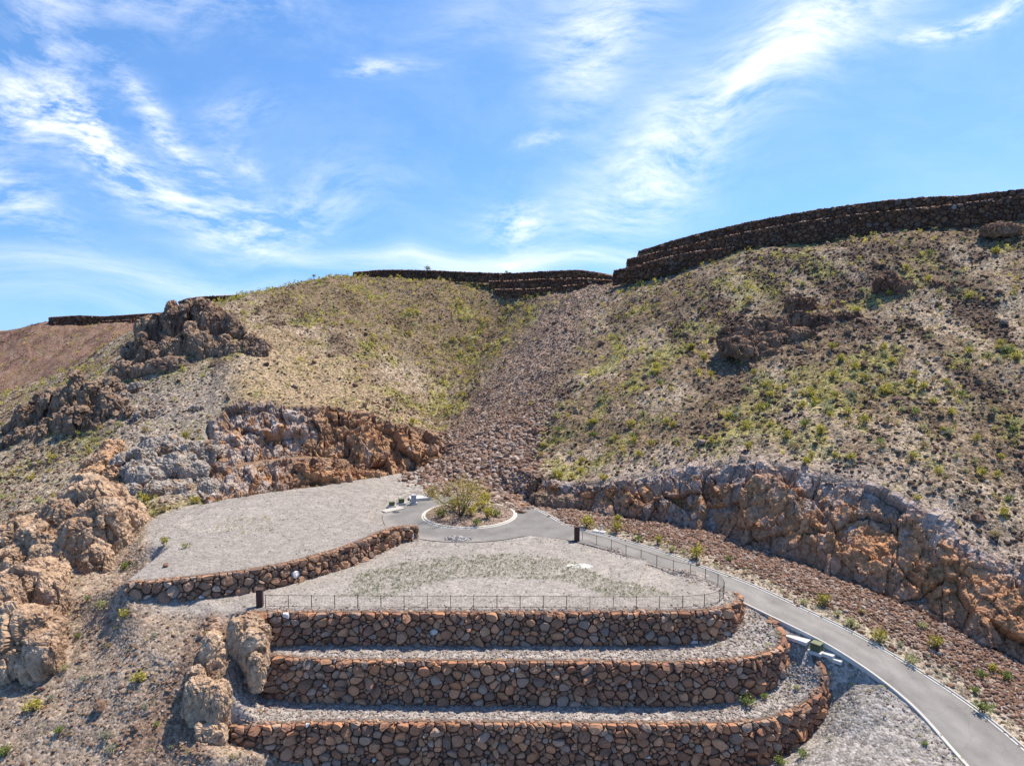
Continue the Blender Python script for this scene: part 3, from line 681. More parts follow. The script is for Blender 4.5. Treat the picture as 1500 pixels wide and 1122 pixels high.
    cc = np.repeat(np.array([[.17, .11, .08], [.17, .11, .08], [.27, .215, .18], [.36, .32, .29], [.36, .32, .29]]), n, 0)
    mesh_obj('earth_core', Vc, [Fc], M_STONE, cc, root)
    if capn:
        m_ = int(L / cap * 1.25 * capn); s = np.sort(r_.random(m_)) * L; ok = H_of(s) > .05
        s = s[ok]; dep = -r_.uniform(.02, .5, len(s)); P = at(s, np.zeros(len(s)), dep)
        o = rocks('coping_stones', P[:, 0] - sh[0], P[:, 1] - sh[1], P[:, 2] - sh[2], cap * r_.uniform(.55, 1.15, len(s)), pal(len(s), seed + 3, (.33, .20, .125, 1), (.28, .17, .11, 1), (.37, .25, .17, .8), (.24, .17, .135, .7)) * gain * capgain, M_STONE, ROCK1 if nv > 8 else ROCK0, seed + 4, sink=.28, parent=root, flatness=.62)
    return root
stone_wall('retaining_wall', *W1, 11, 'topmost tier of the stacked stone terraces, directly below the front fence', 'retaining wall', 'stacked stone terrace walls')
stone_wall('retaining_wall', *W2, 12, 'middle tier of the three stacked stone terraces under the fenced lot', 'retaining wall', 'stacked stone terrace walls')
stone_wall('retaining_wall', *W3, 13, 'lowest and longest tier of the stacked stone terraces, curving to the road', 'retaining wall', 'stacked stone terrace walls')
stone_wall('retaining_wall', *WL, 14, 'curved brown boulder wall holding the upper gravel pad beside the turning circle', 'retaining wall', None, cell=.31, cols=((.30, .175, .11, 1.3), (.26, .15, .10, 1.2), (.34, .21, .135, 1), (.19, .125, .095, .6), (.38, .27, .2, .5), (.62, .6, .6, .05)))
def far_wall(tops, hs, seed, label, cell=.42, group='stone walls along the hilltops', cols=None, **kw):
    T_ = YL(tops); w = wall_lines(np.array(T_), hs, 1.6, .15)
    return stone_wall('retaining_wall', *w, seed, label, 'retaining wall', group, cell=cell, nv=7, cap=.7, gain=.62, back=3.4, capn=1.3, capgain=3.4, **kw)  # coping colour brightened to paint in the sunlit terrace edges between tiers
far_wall([(935, 368, 198), (1000, 348, 189), (1083, 328, 181), (1167, 312, 174), (1267, 297, 168), (1340, 290, 163), (1377, 287, 161), (1393, 289, 160), (1500, 277, 156), (1620, 266, 151)], [3.4, 3.2, 3.2, 3.0, 3.2, 3.2, 3.2, 2.8, 2.6, 2.6], 31, 'highest skyline tier of the stone walls on the right hilltop')
far_wall([(918, 380, 195), (1000, 361, 186), (1083, 342, 178), (1167, 326, 171), (1267, 313, 165), (1367, 303, 159), (1430, 296, 156), (1500, 287, 153), (1620, 276, 148)], [3.2, 3.2, 4.2, 4.6, 4.6, 4.6, 4.6, 4.4, 4.4], 32, 'long second tier below the skyline wall on the right hilltop')
far_wall([(899, 397, 193), (930, 389, 188), (960, 382, 185), (1000, 371, 182), (1040, 366, 179), (1075, 362, 177)], [3.6, 3.6, 3.8, 4.0, 3.0, 1.5], 33, 'short bottom tier at the left end of the right hilltop walls')
far_wall([(517, 399, 243), (559, 395, 240), (626, 396, 233), (688, 399, 226), (743, 400.5, 221), (793, 398, 217), (846, 395, 213), (881, 400, 208), (902, 406, 203)], [2.0, 2.8, 2.8, 2.6, 2.8, 2.8, 3.0, 2.4, 1.6], 34, 'long top tier of the stone walls across the saddle between the hills')
far_wall([(716, 412, 221), (750, 411.5, 217), (793, 409, 213), (823, 408, 210), (860, 408, 206), (895, 411, 201)], [1.8, 2.6, 3.0, 3.0, 2.4, 1.4], 35, 'middle tier of the saddle walls at the head of the rubble chute')
far_wall([(724, 424, 217), (760, 424, 213), (793, 423, 210), (830, 419, 206.5), (860, 415, 203)], [.8, 3.6, 3.6, 2.6, 1.6], 36, 'short lowest tier of the saddle walls, dipping into the gully')
far_wall([(71, 465, 418), (112, 462, 420), (154, 463.5, 420), (218, 459, 420), (262, 457, 420)], [5.0, 5.5, 5.5, 5.0, 4.0], 37, 'thin dark wall on the distant far left ridge', cell=1.6)
far_wall([(150, 470, 414), (170, 470, 413), (193, 468, 413), (225, 467, 413)], [1.2, 3.4, 3.0, 1.5], 38, 'short lower tier beneath the distant far left ridge wall', cell=1.6)
far_wall([(262, 441, 205), (280, 435, 207), (330, 433, 209), (378, 431, 211), (398, 428, 212)], [1.2, 1.8, 1.8, 1.4, .8], 39, 'low dark wall on the ridge just behind the brown rock outcrop')
print('walls', time.time() - T0)

# ------------------------------------------------------------------ cliffs
def rock_disp(P, big, small, seed, stretch=(1, 1, .55), crack=.22):
    st = np.array(stretch)
    warp = np.stack([fbm(P / (big * .9), 3, seed + 60 + k) for k in range(3)], 1) * big * .15
    f1, f2, cid, ft = worley((P + warp) * st / big, seed); g1, g2, gid, gt = worley((P + warp * .5) * st / small, seed + 5, True)
    h1, h2, hid, ht = worley(P * np.array([1, 1, .7]) / (small * .42), seed + 9, True)
    d = (cid - .5) * big * .30 + ft * big * 1.0 + (gid - .5) * small * .42 + gt * small * .9 + (hid - .5) * small * .20 + ht * small * .5
    d -= crack * small * (sstep(.07, 0, f2 - f1) * 1.1 + sstep(.05, 0, g2 - g1) * .35)
    d += fbm(P * np.array([1, 1, .65]) / (small * .8), 5, seed + 20, .6, ridged=True) * small * .24
    return d, cid, gid, sstep(.12, 0, f2 - f1) + .6 * sstep(.12, 0, g2 - g1)
def cliff(name, base, top, nS, nT, seed, label, colfn, big=3.2, small=1.1, amp=1.0, lip=2.5, outset=.55, dip=0.0):
    endm = None
    B = resample(np.array(base), .2); T = resample(np.array(top), .2)
    s = np.linspace(0, 1, nS)
    B = np.stack([np.interp(s, np.linspace(0, 1, len(B)), B[:, k]) for k in range(3)], 1)
    T = np.stack([np.interp(s, np.linspace(0, 1, len(T)), T[:, k]) for k in range(3)], 1)
    T[:, 2] += fbm(np.stack([s * 40, s * 0, s * 0 + seed], 1), 3, seed) * .55; B[:, :2] += 0
    across = (T - B)[:, :2]; al = np.linalg.norm(across, axis=1, keepdims=True); bk = across / (al + 1e-6)
    for _ in range(20): bk[1:-1] = (bk[1:-1] * 2 + bk[:-2] + bk[2:]) / 4
    t = np.r_[np.linspace(-.12, 1, nT)]
    G = []
    for tt in t:
        h = np.clip(tt, 0, 1); hz = h ** 1.25                                     # steeper towards the rim
        P = B + (T - B) * np.array([1, 1, 0]) * hz + np.array([0, 0, 1]) * ((T - B)[:, 2:] * tt)
        em = sstep(0, .035, np.minimum(s, 1 - s))[:, None]; P[:, :2] -= bk * (outset * em - 1.6 * (1 - em)); P[:, 2] -= (1 - em[:, 0]) * 1.2; G.append(P)
    nl = 8; lipv = (lip * (.55 + .9 * (fbm(np.stack([s * 30, s * 0, s * 0 + seed], 1), 3, seed + 3) * .5 + .5)))[:, None]
    for j in range(1, nl + 1):
        k = j / nl; P = T.copy(); P[:, :2] += bk * (lipv * k - outset * (1 - k)); gz = ground(P[:, 0], P[:, 1])
        P[:, 2] = (T[:, 2] + .1) * (1 - k) + (gz - .35) * k - (1 - em[:, 0]) * 1.2; G.append(P)
    G = np.array(G); nR = len(G); flatP = G.reshape(-1, 3)
    du = np.gradient(G, axis=1); dv = np.gradient(G, axis=0); N = np.cross(du, dv); N /= np.linalg.norm(N, axis=-1, keepdims=True) + 1e-9
    N[(N[..., 1] > .2) & (N[..., 2] < 0)] *= -1
    w = np.r_[np.ones(nT), np.linspace(.9, .05, nl)][:, None] * np.minimum(1, np.minimum(s, 1 - s) * 14)[None]
    d, cid, gid, cr = rock_disp(flatP + np.array([0, 0, dip]) * flatP[:, :1], big, small, seed)
    G = G + N * (d.reshape(nR, nS) * amp * w)[..., None]
    tt = np.repeat(np.r_[t, np.linspace(1.02, 1.3, nl)], nS)
    c = colfn(G.reshape(-1, 3), tt, cid, gid, cr)
    ix = np.arange(nR * nS).reshape(nR, nS); Fc = np.stack([ix[:-1, :-1], ix[:-1, 1:], ix[1:, 1:], ix[1:, :-1]], -1).reshape(-1, 4)
    o = mesh_obj(name, G.reshape(-1, 3), [Fc], M_CLIFF, c, smooth=False); tag(o, label, kind='structure'); return o
def A_(x): return np.array(x, float)
def col_right(P, t, cid, gid, cr):
    n = len(P); st = P * A_([.45, .45, .12]); v1 = fbm(st, 5, 401); v2 = fbm(P / 1.1, 4, 402); v3 = fbm(P * A_([1.1, 1.1, .14]), 5, 403)
    c = np.tile(A_([.40, .215, .115]), (n, 1)); c = lerp(c, np.tile(A_([.24, .145, .10]), (n, 1)), sstep(-.05, .35, v1) * .8)
    c = lerp(c, np.tile(A_([.47, .265, .14]), (n, 1)), sstep(.5, .8, gid) * .6)
    c = lerp(c, np.tile(A_([.52, .43, .38]), (n, 1)), sstep(.10, .34, v3 + .12 * sstep(.6, 1, t)) * .75)
    c = lerp(c, np.tile(A_([.40, .36, .34]), (n, 1)), sstep(.12, .4, v2) * .35 + .5 * sstep(.70, .98, t + .25 * v1))
    c = lerp(c, np.tile(A_([.35, .275, .235]), (n, 1)), sstep(.05, .3, fbm(P * A_([.8, .8, .2]), 4, 407)) * .6)
    c = lerp(c, np.tile(A_([.50, .255, .125]), (n, 1)), sstep(-.25, .25, fbm(P * A_([.30, .30, .10]), 4, 409) + .5 * sstep(40, 56, P[:, 0]) - .12) * sstep(.98, .7, t) * .8)
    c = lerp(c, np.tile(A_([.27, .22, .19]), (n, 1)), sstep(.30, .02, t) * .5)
    c = lerp(c, np.tile(A_([.40, .32, .26]), (n, 1)), sstep(1.02, 1.15, t) * .8)
    return c * 1.28 * (1 + .25 * (gid - .5))[:, None]
def col_left(P, t, cid, gid, cr):
    n = len(P); v1 = fbm(P / 3.5, 4, 411); v2 = fbm(P / 1.2, 4, 412); v3 = fbm(P * A_([.7, .7, .2]), 4, 413)
    c = np.tile(A_([.43, .235, .125]), (n, 1)); c = lerp(c, np.tile(A_([.27, .155, .10]), (n, 1)), sstep(0, .3, v1) * .8)
    c = lerp(c, np.tile(A_([.48, .29, .16]), (n, 1)), sstep(.5, .85, gid) * .7)
    c = lerp(c, np.tile(A_([.50, .44, .40]), (n, 1)), sstep(.24, .45, v3) * .35 + sstep(-34, -40, P[:, 0]) * .75 * sstep(-.25, .1, v2))
    c = lerp(c, np.tile(A_([.20, .13, .10]), (n, 1)), sstep(.8, .98, t) * .5); c = c * 1.15
    c = lerp(c, np.tile(A_([.36, .28, .19]), (n, 1)), sstep(1.04, 1.2, t) * .9)
    return c * (1 + .25 * (gid - .5))[:, None]
cliff('cliff', CBR, CTR, 760, 84, 301, 'orange and grey streaked rock cut along the road on the right', col_right, 5.5, 1.7, .62, lip=2.0)
cliff('cliff', UB, UT, 420, 60, 302, 'upper rust brown rock face above the gravel pad', col_left, 4.6, 1.9, .85, lip=2.5)
cliff('cliff', LB, LT, 420, 48, 303, 'lower broken rock ledge at the back edge of the gravel pad', col_left, 3.6, 1.6, .85, lip=3.0)
print('cliffs', time.time() - T0)

# ------------------------------------------------------------------ rock outcrops: weathered bosses fused into one mesh per outcrop
def boss(u, v, hw, hh, d, ry=.8, tilt=0.0, sub=None, pw=.8, seed=0, big=None, sq=1.0):
    c = Py(u, v, d); zc = d * CPI - (c[2] - HC) * SPI; rx = hw * zc / F; rz = hh * zc / F * 1.04
    Vv, Fc = ICO[sub or (4 if hw * hh < 700 else 5)]; q = np.sign(Vv) * np.abs(Vv) ** pw
    P = q * A_([rx, max(rx, rz * .55) * ry, rz])
    big = big or max(.9, min(rx, rz) * 1.0)
    ca, sa = math.cos(tilt), math.sin(tilt); P = np.stack([P[:, 0] * ca + P[:, 2] * sa, P[:, 1], -P[:, 0] * sa + P[:, 2] * ca], 1)
    Wp = P + c
    n = Vv / A_([rx, rx * ry, rz]); n /= np.linalg.norm(n, axis=1, keepdims=True)
    dd, cid, gid, cr = rock_disp(Wp, big, big * .42, 500 + seed, (1, 1, .6), .26)
    m = fbm(Wp * A_([1, 1, .6]) / (big * 1.1), 5, 600 + seed, .6, ridged=True) * big * .26
    sq = sq * (.6 if d < 110 else .9); return Wp + n * ((dd * .85 + m)[:, None] * sq), Fc, cid, gid, cr
def outcrop(name, label, bosses, colfn, seed):
    VV, FF, CC = [], [], []; off = 0
    for i, b in enumerate(bosses):
        kw = b[5] if len(b) > 5 else {}
        v, f, cid, gid, cr = boss(*b[:5], seed=seed + (i % 3), **kw); VV.append(v); FF.append(f + off); off += len(v); CC.append(colfn(v, cid, gid, cr))
    o = mesh_obj(name, np.concatenate(VV), [np.concatenate(FF)], M_CLIFF, np.concatenate(CC)); tag(o, label, 'rock outcrop'); return o
def col_tan(P, cid, gid, cr):
    n = len(P); v1 = fbm(P / 2.5, 4, 421); v2 = fbm(P / .8, 4, 422)
    c = lerp(np.tile(A_([.60, .42, .28]), (n, 1)), np.tile(A_([.43, .28, .18]), (n, 1)), sstep(-.05, .35, v1))
    c = lerp(c, np.tile(A_([.66, .51, .375]), (n, 1)), sstep(.1, .45, v2) * .5); return c * (1 + .3 * (gid - .5))[:, None]
def col_dark(P, cid, gid, cr):
    n = len(P); v1 = fbm(P / 4, 4, 431); v2 = fbm(P / 1.3, 4, 432)
    c = lerp(np.tile(A_([.40, .27, .18]), (n, 1)), np.tile(A_([.22, .14, .10]), (n, 1)), sstep(-.1, .3, v1))
    c = lerp(c, np.tile(A_([.36, .28, .21]), (n, 1)), sstep(.05, .4, v2) * .5 + .15 * sstep(0, -4, P[:, 2] - 26)); return c * (1 + .35 * (gid - .5))[:, None]
def col_grey(P, cid, gid, cr):
    n = len(P); v2 = fbm(P / 1.3, 4, 442)
    c = lerp(np.tile(A_([.44, .385, .33]), (n, 1)), np.tile(A_([.37, .25, .16]), (n, 1)), sstep(0, .35, v2)); return c * (1 + .3 * (gid - .5))[:, None]
V5 = dict(pw=.72)
def columns(top, bot, d0, d1, n, rows, seed, wlo=6, whi=12):
    """weathered columns filling the band between two image lines; d0 / d1: distance at the foot / at the crest"""
    r_ = np.random.default_rng(seed); top, bot = A_(top), A_(bot); out = []
    for k in range(rows):
        for u in np.linspace(top[0, 0], top[-1, 0], n) + r_.uniform(-5, 5, n):
            vt, vb = np.interp(u, top[:, 0], top[:, 1]), np.interp(u, bot[:, 0], bot[:, 1]); f = (k + .5 + r_.uniform(-.25, .25)) / rows; hh = max(7, (vb - vt) / rows * r_.uniform(.55, .95))
            out.append((u, vt + (vb - vt) * f, r_.uniform(wlo, whi), hh, d1 + (d0 - d1) * f + r_.uniform(-1, 1), dict(pw=r_.uniform(.62, .85), tilt=r_.uniform(-.12, .22), ry=r_.uniform(.7, 1.1), big=r_.uniform(1.6, 2.6), sub=4)))
    return out
outcrop('rock_outcrop', 'tall dark brown columnar outcrop on the ridge at upper left', columns([(160, 552), (185, 518), (215, 486), (250, 462), (285, 453), (320, 460), (350, 482), (385, 505)], [(160, 580), (210, 560), (260, 545), (320, 534), (385, 522)], 157, 170, 22, 2, 801, 6, 11) + [(250, 537, 32, 13, 156, dict(big=1.3)), (182, 548, 14, 14, 156), (210, 550, 16, 14, 155), (300, 462, 26, 14, 171), (265, 468, 22, 14, 170)], col_dark, 10)
outcrop('rock_outcrop', 'row of brown rock pillars standing on the left shoulder above the scree', columns([(8, 640), (30, 610), (55, 585), (85, 588), (108, 566), (140, 572), (168, 560), (195, 590)], [(8, 662), (60, 660), (100, 655), (150, 648), (195, 618)], 138.5, 149, 15, 2, 802, 7, 14), col_dark, 20)
for i, (lab, bs) in enumerate([('leftmost rounded knob in the row below the ridge outcrop', (212, 613, 16, 13, 138)), ('rounded brown knob, second from left below the ridge outcrop', (240, 614, 13, 13, 137.5)), ('third grey knob in the row below the ridge outcrop', (265, 612, 12, 12, 137)), ('rightmost brown knob at the corner of the upper cut face', (290, 606, 13, 11, 136)), ('small knob high on the grey slope under the ridge outcrop', (198, 572, 14, 9, 149)), ('grey knob beside the rock pillars on the left shoulder', (180, 588, 15, 14, 146))]):
    outcrop('weathered_boulder', lab, [bs], col_grey, 30 + i)
outcrop('rock_outcrop', 'large tan craggy outcrop beside the end of the curved boulder wall', [
 (135, 745, 42, 40, 94, dict(tilt=.35)), (150, 790, 34, 55, 88), (120, 815, 30, 55, 86), (95, 770, 34, 36, 92), (175, 770, 32, 40, 93), (60, 810, 34, 38, 88), (25, 800, 34, 36, 90), (145, 835, 22, 34, 84), (85, 835, 24, 36, 84), (200, 790, 20, 24, 95), (55, 770, 22, 14, 96), (15, 835, 26, 30, 85)], col_tan, 40)
outcrop('rock_outcrop', 'huge rounded tan boulder mass at the lower left edge', [
 (45, 945, 44, 52, 69.5), (62, 965, 26, 36, 67.5), (35, 880, 40, 44, 74), (70, 890, 26, 40, 74), (10, 910, 26, 60, 71), (12, 975, 26, 30, 67.5), (60, 850, 34, 28, 79)], col_tan, 50)
outcrop('rock_outcrop', 'slender upright tan rock fin left of the lowest terrace wall', [
 (306, 975, 13, 50, 65.6, dict(tilt=.14, pw=.75)), (296, 1042, 22, 48, 62.1, V5), (320, 1045, 16, 46, 62.2, V5), (300, 940, 9, 16, 67.6), (324, 978, 10, 36, 65.8, V5), (290, 1005, 13, 30, 63.6), (310, 1075, 20, 20, 61)], col_tan, 60)
outcrop('rock_outcrop', 'brown rock buttress at the left ends of the upper two terrace walls', [
 (362, 930, 22, 28, 68.0), (372, 960, 17, 38, 66.3, V5), (350, 945, 14, 40, 67.3, V5), (375, 985, 11, 28, 64.8, V5), (384, 930, 12, 16, 67.8)], col_tan, 70)
outcrop('rock_outcrop', 'broken orange slabs on the scree above the tan outcrop', [
 (142, 682, 26, 12, 117, dict(tilt=-.7)), (125, 705, 30, 12, 113, dict(tilt=-.7)), (165, 655, 14, 10, 121), (160, 668, 12, 12, 119), (160, 700, 18, 14, 113), (178, 705, 14, 12, 113), (195, 700, 12, 10, 114)], lambda P, a, b, c: col_tan(P, a, b, c) * A_([1.15, 1.05, .95]), 80)
outcrop('rock_outcrop', 'white and grey fractured rock apron between the cut faces', [
 (215, 700, 24, 16, 109), (250, 690, 24, 20, 112), (235, 722, 24, 16, 106), (265, 720, 18, 16, 107), (285, 700, 18, 20, 111), (290, 665, 24, 16, 117), (250, 660, 24, 16, 119), (210, 672, 20, 14, 116), (305, 718, 14, 14, 107), (200, 690, 18, 14, 112), (225, 745, 20, 10, 103.5), (255, 738, 20, 10, 104.5), (283, 732, 18, 12, 105.5), (195, 725, 14, 14, 106), (270, 680, 20, 14, 114), (230, 655, 22, 14, 120), (180, 680, 14, 12, 115)], lambda P, a, b, c: col_grey(P, a, b, c) * 1.12, 90)
outcrop('rock_outcrop', 'dark craggy rock band halfway up the right hillside', [
 *columns([(1075, 490), (1110, 475), (1160, 470), (1210, 465), (1280, 478)], [(1075, 515), (1110, 535), (1160, 535), (1210, 528), (1280, 498)], 129, 136, 11, 3, 803, 11, 22)], lambda P, a, b, c: col_dark(P, a, b, c) * A_([.85, .78, .74]), 100)
for i, (lab, bs) in enumerate([('rounded dark crag topping the right hillside rock band', [(1173, 452, 20, 15, 142), (1190, 458, 14, 10, 141)]), ('long dark ledge right of the rounded crag on the right hillside', [(1225, 455, 30, 9, 142), (1250, 460, 22, 9, 141)]), ('dark overhanging ledge with red soil above it on the right hillside', [(1300, 418, 17, 14, 139), (1322, 425, 18, 10, 138)]), ('broad shadowed ledge to the right of the red soil patch', [(1400, 428, 26, 12, 135.5), (1372, 424, 16, 10, 137)]), ('dark ledge just under the right hilltop walls', [(1465, 338, 24, 9, 147)]), ('small knob of rock low in the middle of the right hillside', [(1330, 482, 16, 12, 129)])]):
    outcrop('rock_ledge', lab, bs, lambda P, a, b, c: col_dark(P, a, b, c) * A_([.85, .72, .66]), 130 + i * 3)
outcrop('rock_outcrop', 'low brown rock shelf between the rubble chute and the right cliff', [
 (800, 735, 22, 12, 111), (832, 740, 20, 14, 108.5), (790, 715, 14, 14, 114), (852, 735, 16, 8, 108), (815, 722, 20, 10, 113)], col_dark, 120)
print('outcrops', time.time() - T0)

# ------------------------------------------------------------------ road, turning circle, kerbs
def ribbon(name, A, B, dz, mat, colr, label, kind='structure', nsub=6, stain=None):
    A = np.asarray(A); B = np.asarray(B); n = len(A)
    G = np.stack([A + (B - A) * k / nsub for k in range(nsub + 1)]); G[..., 2] += dz
    ix = np.arange(G.shape[0] * n).reshape(-1, n); Fc = np.stack([ix[:-1, :-1], ix[:-1, 1:], ix[1:, 1:], ix[1:, :-1]], -1).reshape(-1, 4)[:, ::-1]
    c = np.tile(A_(colr), (G.shape[0] * n, 1))
    if stain is not None: c *= np.repeat(np.asarray(stain), n)[:, None]
    o = mesh_obj(name, G.reshape(-1, 3), [Fc], mat, c, smooth=True); tag(o, label, kind=kind); return o
up_ = np.array([0, 0, 1.0])
st = 1 + .07 * np.cos(np.linspace(0, 4 * math.pi, 13)); st[[0, -1]] = .85; st[[1, -2]] = .92
i0 = 0
# strip reaches back into the circle
head = np.array([[*CEN, 0], [2.0, 101.5, 0]]); 
ribbon('road', RR, LL, .004, M_ASPH, (.285, .272, .258), 'narrow grey asphalt road curving down from the turning circle', nsub=12, stain=st)
na, nrg = 140, 24
ang = np.linspace(0, 2 * math.pi, na, endpoint=False); rad_ = np.linspace(R_ISL - .1, R_OUT, nrg)
Vr = np.array([[CEN[0] + r * math.cos(a) * (1 + .012 * math.sin(5 * a) * (k == nrg - 1)), CEN[1] + r * math.sin(a), .012 - .0 * k] for k, r in enumerate(rad_) for a in ang])
ix = np.arange(na * nrg).reshape(nrg, na); ixr = np.roll(ix, -1, 1)
Fc = np.stack([ix[:-1], ix[1:], ixr[1:], ixr[:-1]], -1).reshape(-1, 4)
cc = np.repeat((1 + .06 * np.cos(np.linspace(0, 2 * math.pi, nrg)))[:, None], na, 1).ravel()[:, None] * A_([.235, .227, .218])
rv_ = np.hypot(Vr[:, 0] - CEN[0], Vr[:, 1] - CEN[1]); cc = lerp(cc, np.tile(A_([.36, .33, .30]), (len(cc), 1)), sstep(R_OUT - 2.0, R_OUT, rv_ + 1.2 * fbm(Vr / 1.6, 4, 515)) * .8 * (1 - sstep(.35, .85, np.cos(np.arctan2(Vr[:, 1] - CEN[1], Vr[:, 0] - CEN[0]) + .55))))
tag(mesh_obj('turning_circle', Vr, [Fc], M_ASPH, cc, smooth=True), 'round asphalt turning circle about the planted island', kind='structure')
# throat between circle and strip
thr = [Pz(775, 742, 0), Pz(800, 754, 0), Pz(822, 767, 0), Pz(850, 777, 0), LL[0] * [1, 1, 0], LL[0] * [1, 1, 0] + [-4.2, 1.5, 0], np.array([0.5, 94.0, 0]), np.array([-2, 96, 0]), np.array([-2, 112, 0])]
thr = np.array(thr); thr[:, 2] = .008
tag(mesh_obj('road_apron', np.vstack([thr, [[2.5, 101, .008]]]), [[9, k, (k + 1) % 9][::-1] for k in range(9)], M_ASPH, np.tile(A_([.235, .227, .218]), (10, 1))), 'asphalt mouth where the road meets the turning circle', kind='structure')
def kerb(line, w=.42, h=.14, name='kerb', label='', colr=(.72, .69, .63), side=1, gut=True):
    l = smooth_line(line, .6, 3); t = np.gradient(l[:, :2], axis=0); t /= np.linalg.norm(t, axis=1)[:, None]; nn = np.stack([t[:, 1], -t[:, 0]], 1) * side
    prof = [(-.02, -.3), (-.02, .03), (.20, .02), (.24, h), (w - .03, h), (w, h - .03), (w, -.35)]
    G = np.array([np.c_[l[:, :2] + nn * a, l[:, 2] + b] for a, b in prof]); n = len(l); ix = np.arange(len(prof) * n).reshape(-1, n)
    Fc = np.stack([ix[:-1, :-1], ix[:-1, 1:], ix[1:, 1:], ix[1:, :-1]], -1).reshape(-1, 4)
    cc = np.tile(A_(colr), (G.shape[0] * n, 1)) * (1 + .05 * fbm(G.reshape(-1, 3) / 1.5, 3, 88))[:, None]
    o = mesh_obj(name, G.reshape(-1, 3), [Fc], M_CONC, cc, smooth=False); tag(o, label, kind='structure'); return o
arcpts = lambda a0, a1, r: np.array([[CEN[0] + r * math.cos(a), CEN[1] + r * math.sin(a), .0] for a in np.linspace(math.radians(a0), math.radians(a1), 40)])
kerb(np.vstack([[[*Pz(775, 742, 0)[:2], 0], [*Pz(800, 754, 0)[:2], 0], [*Pz(822, 767, 0)[:2], 0]], RR[1:]]), side=-1, label='pale concrete kerb along the cliff side of the road')
j0 = int(np.argmin(np.hypot(LL[:, 0] - Lref[0, 0], LL[:, 1] - Lref[0, 1])))
kerb(LL[j0:], side=1, w=.40, label='pale concrete kerb along the terrace side of the road')
kerb(arcpts(48, 168, R_OUT - .05), side=-1, w=.45, label='pale concrete kerb round the back of the turning circle')
cir = arcpts(0, 360, R_ISL - .3)
def ring_kerb():
    prof = [(.55, -.2), (.55, .02), (.32, .03), (.28, .16), (-.02, .17), (-.05, .14), (-.05, -.2)]; n = 96; V_r = []
    for a, b in prof:
        V_r += [(CEN[0] + (R_ISL - .35 + a) * math.cos(q), CEN[1] + (R_ISL - .35 + a) * math.sin(q), b) for q in np.linspace(0, 2 * math.pi, n, endpoint=False)]
    ix = np.arange(len(prof) * n).reshape(-1, n); ixr = np.roll(ix, -1, 1)
    Fc = np.stack([ix[:-1], ixr[:-1], ixr[1:], ix[1:]], -1).reshape(-1, 4)[:, ::-1]
    tag(mesh_obj('kerb', V_r, [Fc], M_CONC, np.tile(A_([.72, .69, .62]), (len(V_r), 1))), 'pale round concrete kerb of the planted island', kind='structure')
ring_kerb()
# island soil mound with chippings
na2 = 64; VI, FI = [(CEN[0], CEN[1], .45)], []
for k, r in enumerate(np.linspace(.8, R_ISL - .36, 10)):
    for a in np.linspace(0, 2 * math.pi, na2, endpoint=False): VI.append((CEN[0] + r * math.cos(a), CEN[1] + r * math.sin(a), .45 - .33 * (r / R_ISL) ** 2 + .03 * math.sin(7 * a + k)))
for j in range(na2): FI.append([0, 1 + j, 1 + (j + 1) % na2])
for k in range(9):
    for j in range(na2): FI.append([1 + k * na2 + j, 1 + (k + 1) * na2 + j, 1 + (k + 1) * na2 + (j + 1) % na2, 1 + k * na2 + (j + 1) % na2])
tag(mesh_obj('island_soil', VI, FI, M_TERR, np.tile(A_([.33, .25, .20]), (len(VI), 1)), extra={'grain': np.ones(len(VI))}), 'brown chipped rock mulch inside the round island kerb', kind='structure')
r_ = np.random.default_rng(91); a = r_.uniform(0, 2 * math.pi, 900); q = (R_ISL - .6) * r_.random(900) ** .5
tag(rocks('island_chippings', CEN[0] + q * np.cos(a), CEN[1] + q * np.sin(a), .42 - .33 * (q / R_ISL) ** 2, sizes(900, 92, .12, .4, 2), pal(900, 93, (.34, .24, .19, 1), (.25, .16, .12, 1), (.42, .36, .32, .6)), M_RUB, ROCK0, 94), 'brown stone chippings scattered over the round island', kind='stuff')

# ------------------------------------------------------------------ iron fence along the front and right of the lot, with square end pillars
fr = ZL([(389, 890, 0), (500, 890.5, 0), (640, 891, 0), (800, 891.5, 0), (900, 892, 0), (1000, 891.5, 0), (1033, 889, 0), (1050, 884.5, 0), (1060, 877, 0), (1061, 868, 0), (1054, 859, 0), (1036, 848, 0), (1019, 840, 0), (984, 829, 0), (948, 818, 0), (900, 803, 0), (853, 790, 0)])
fl = smooth_line(np.array(fr), .25, 8); fl[:, 2] = np.maximum(ground(fl[:, 0], fl[:, 1]), -.6)
for _ in range(30): fl[1:-1, 2] = (fl[1:-1, 2] * 2 + fl[:-2, 2] + fl[2:, 2]) / 4
fence = bpy.data.objects.new('iron_fence', None); COL.objects.link(fence); fence.location = (0, 70.3, 0); FS = np.array(fence.location)
tag(fence, 'low dark iron fence of slim posts running round the gravel lot edge', 'fence')
FH = 1.35; DKM = (.035, .026, .024)
pp = resample(fl, 2.35); 
for p_ in pp:
    m = MB(); m.box(p_ - FS + [0, 0, FH / 2 - .1], (.06, .06, FH + .24), 0, DKM, .008); m.box(p_ - FS + [0, 0, FH + .03], (.075, .075, .03), 0, DKM); m.build('post', M_METAL, fence)
for nm, h in (('top_rail', FH - .02), ('bottom_rail', .16)):
    m = MB(); m.tube(resample(fl, .6) - FS + [0, 0, h], .022, 4, DKM); m.build(nm, M_METAL, fence)
m = MB(); pk = resample(fl, .16)
Vp, Fp = [], []
for i, p_ in enumerate(pk):
    for dx, dy in ((-.005, -.005), (.005, -.005), (0, .006)):
        Vp += [p_ - FS + [dx, dy, .16], p_ - FS + [dx, dy, FH - .02]]
    b = i * 6; Fp += [[b, b + 2, b + 3, b + 1], [b + 2, b + 4, b + 5, b + 3], [b + 4, b, b + 1, b + 5]]
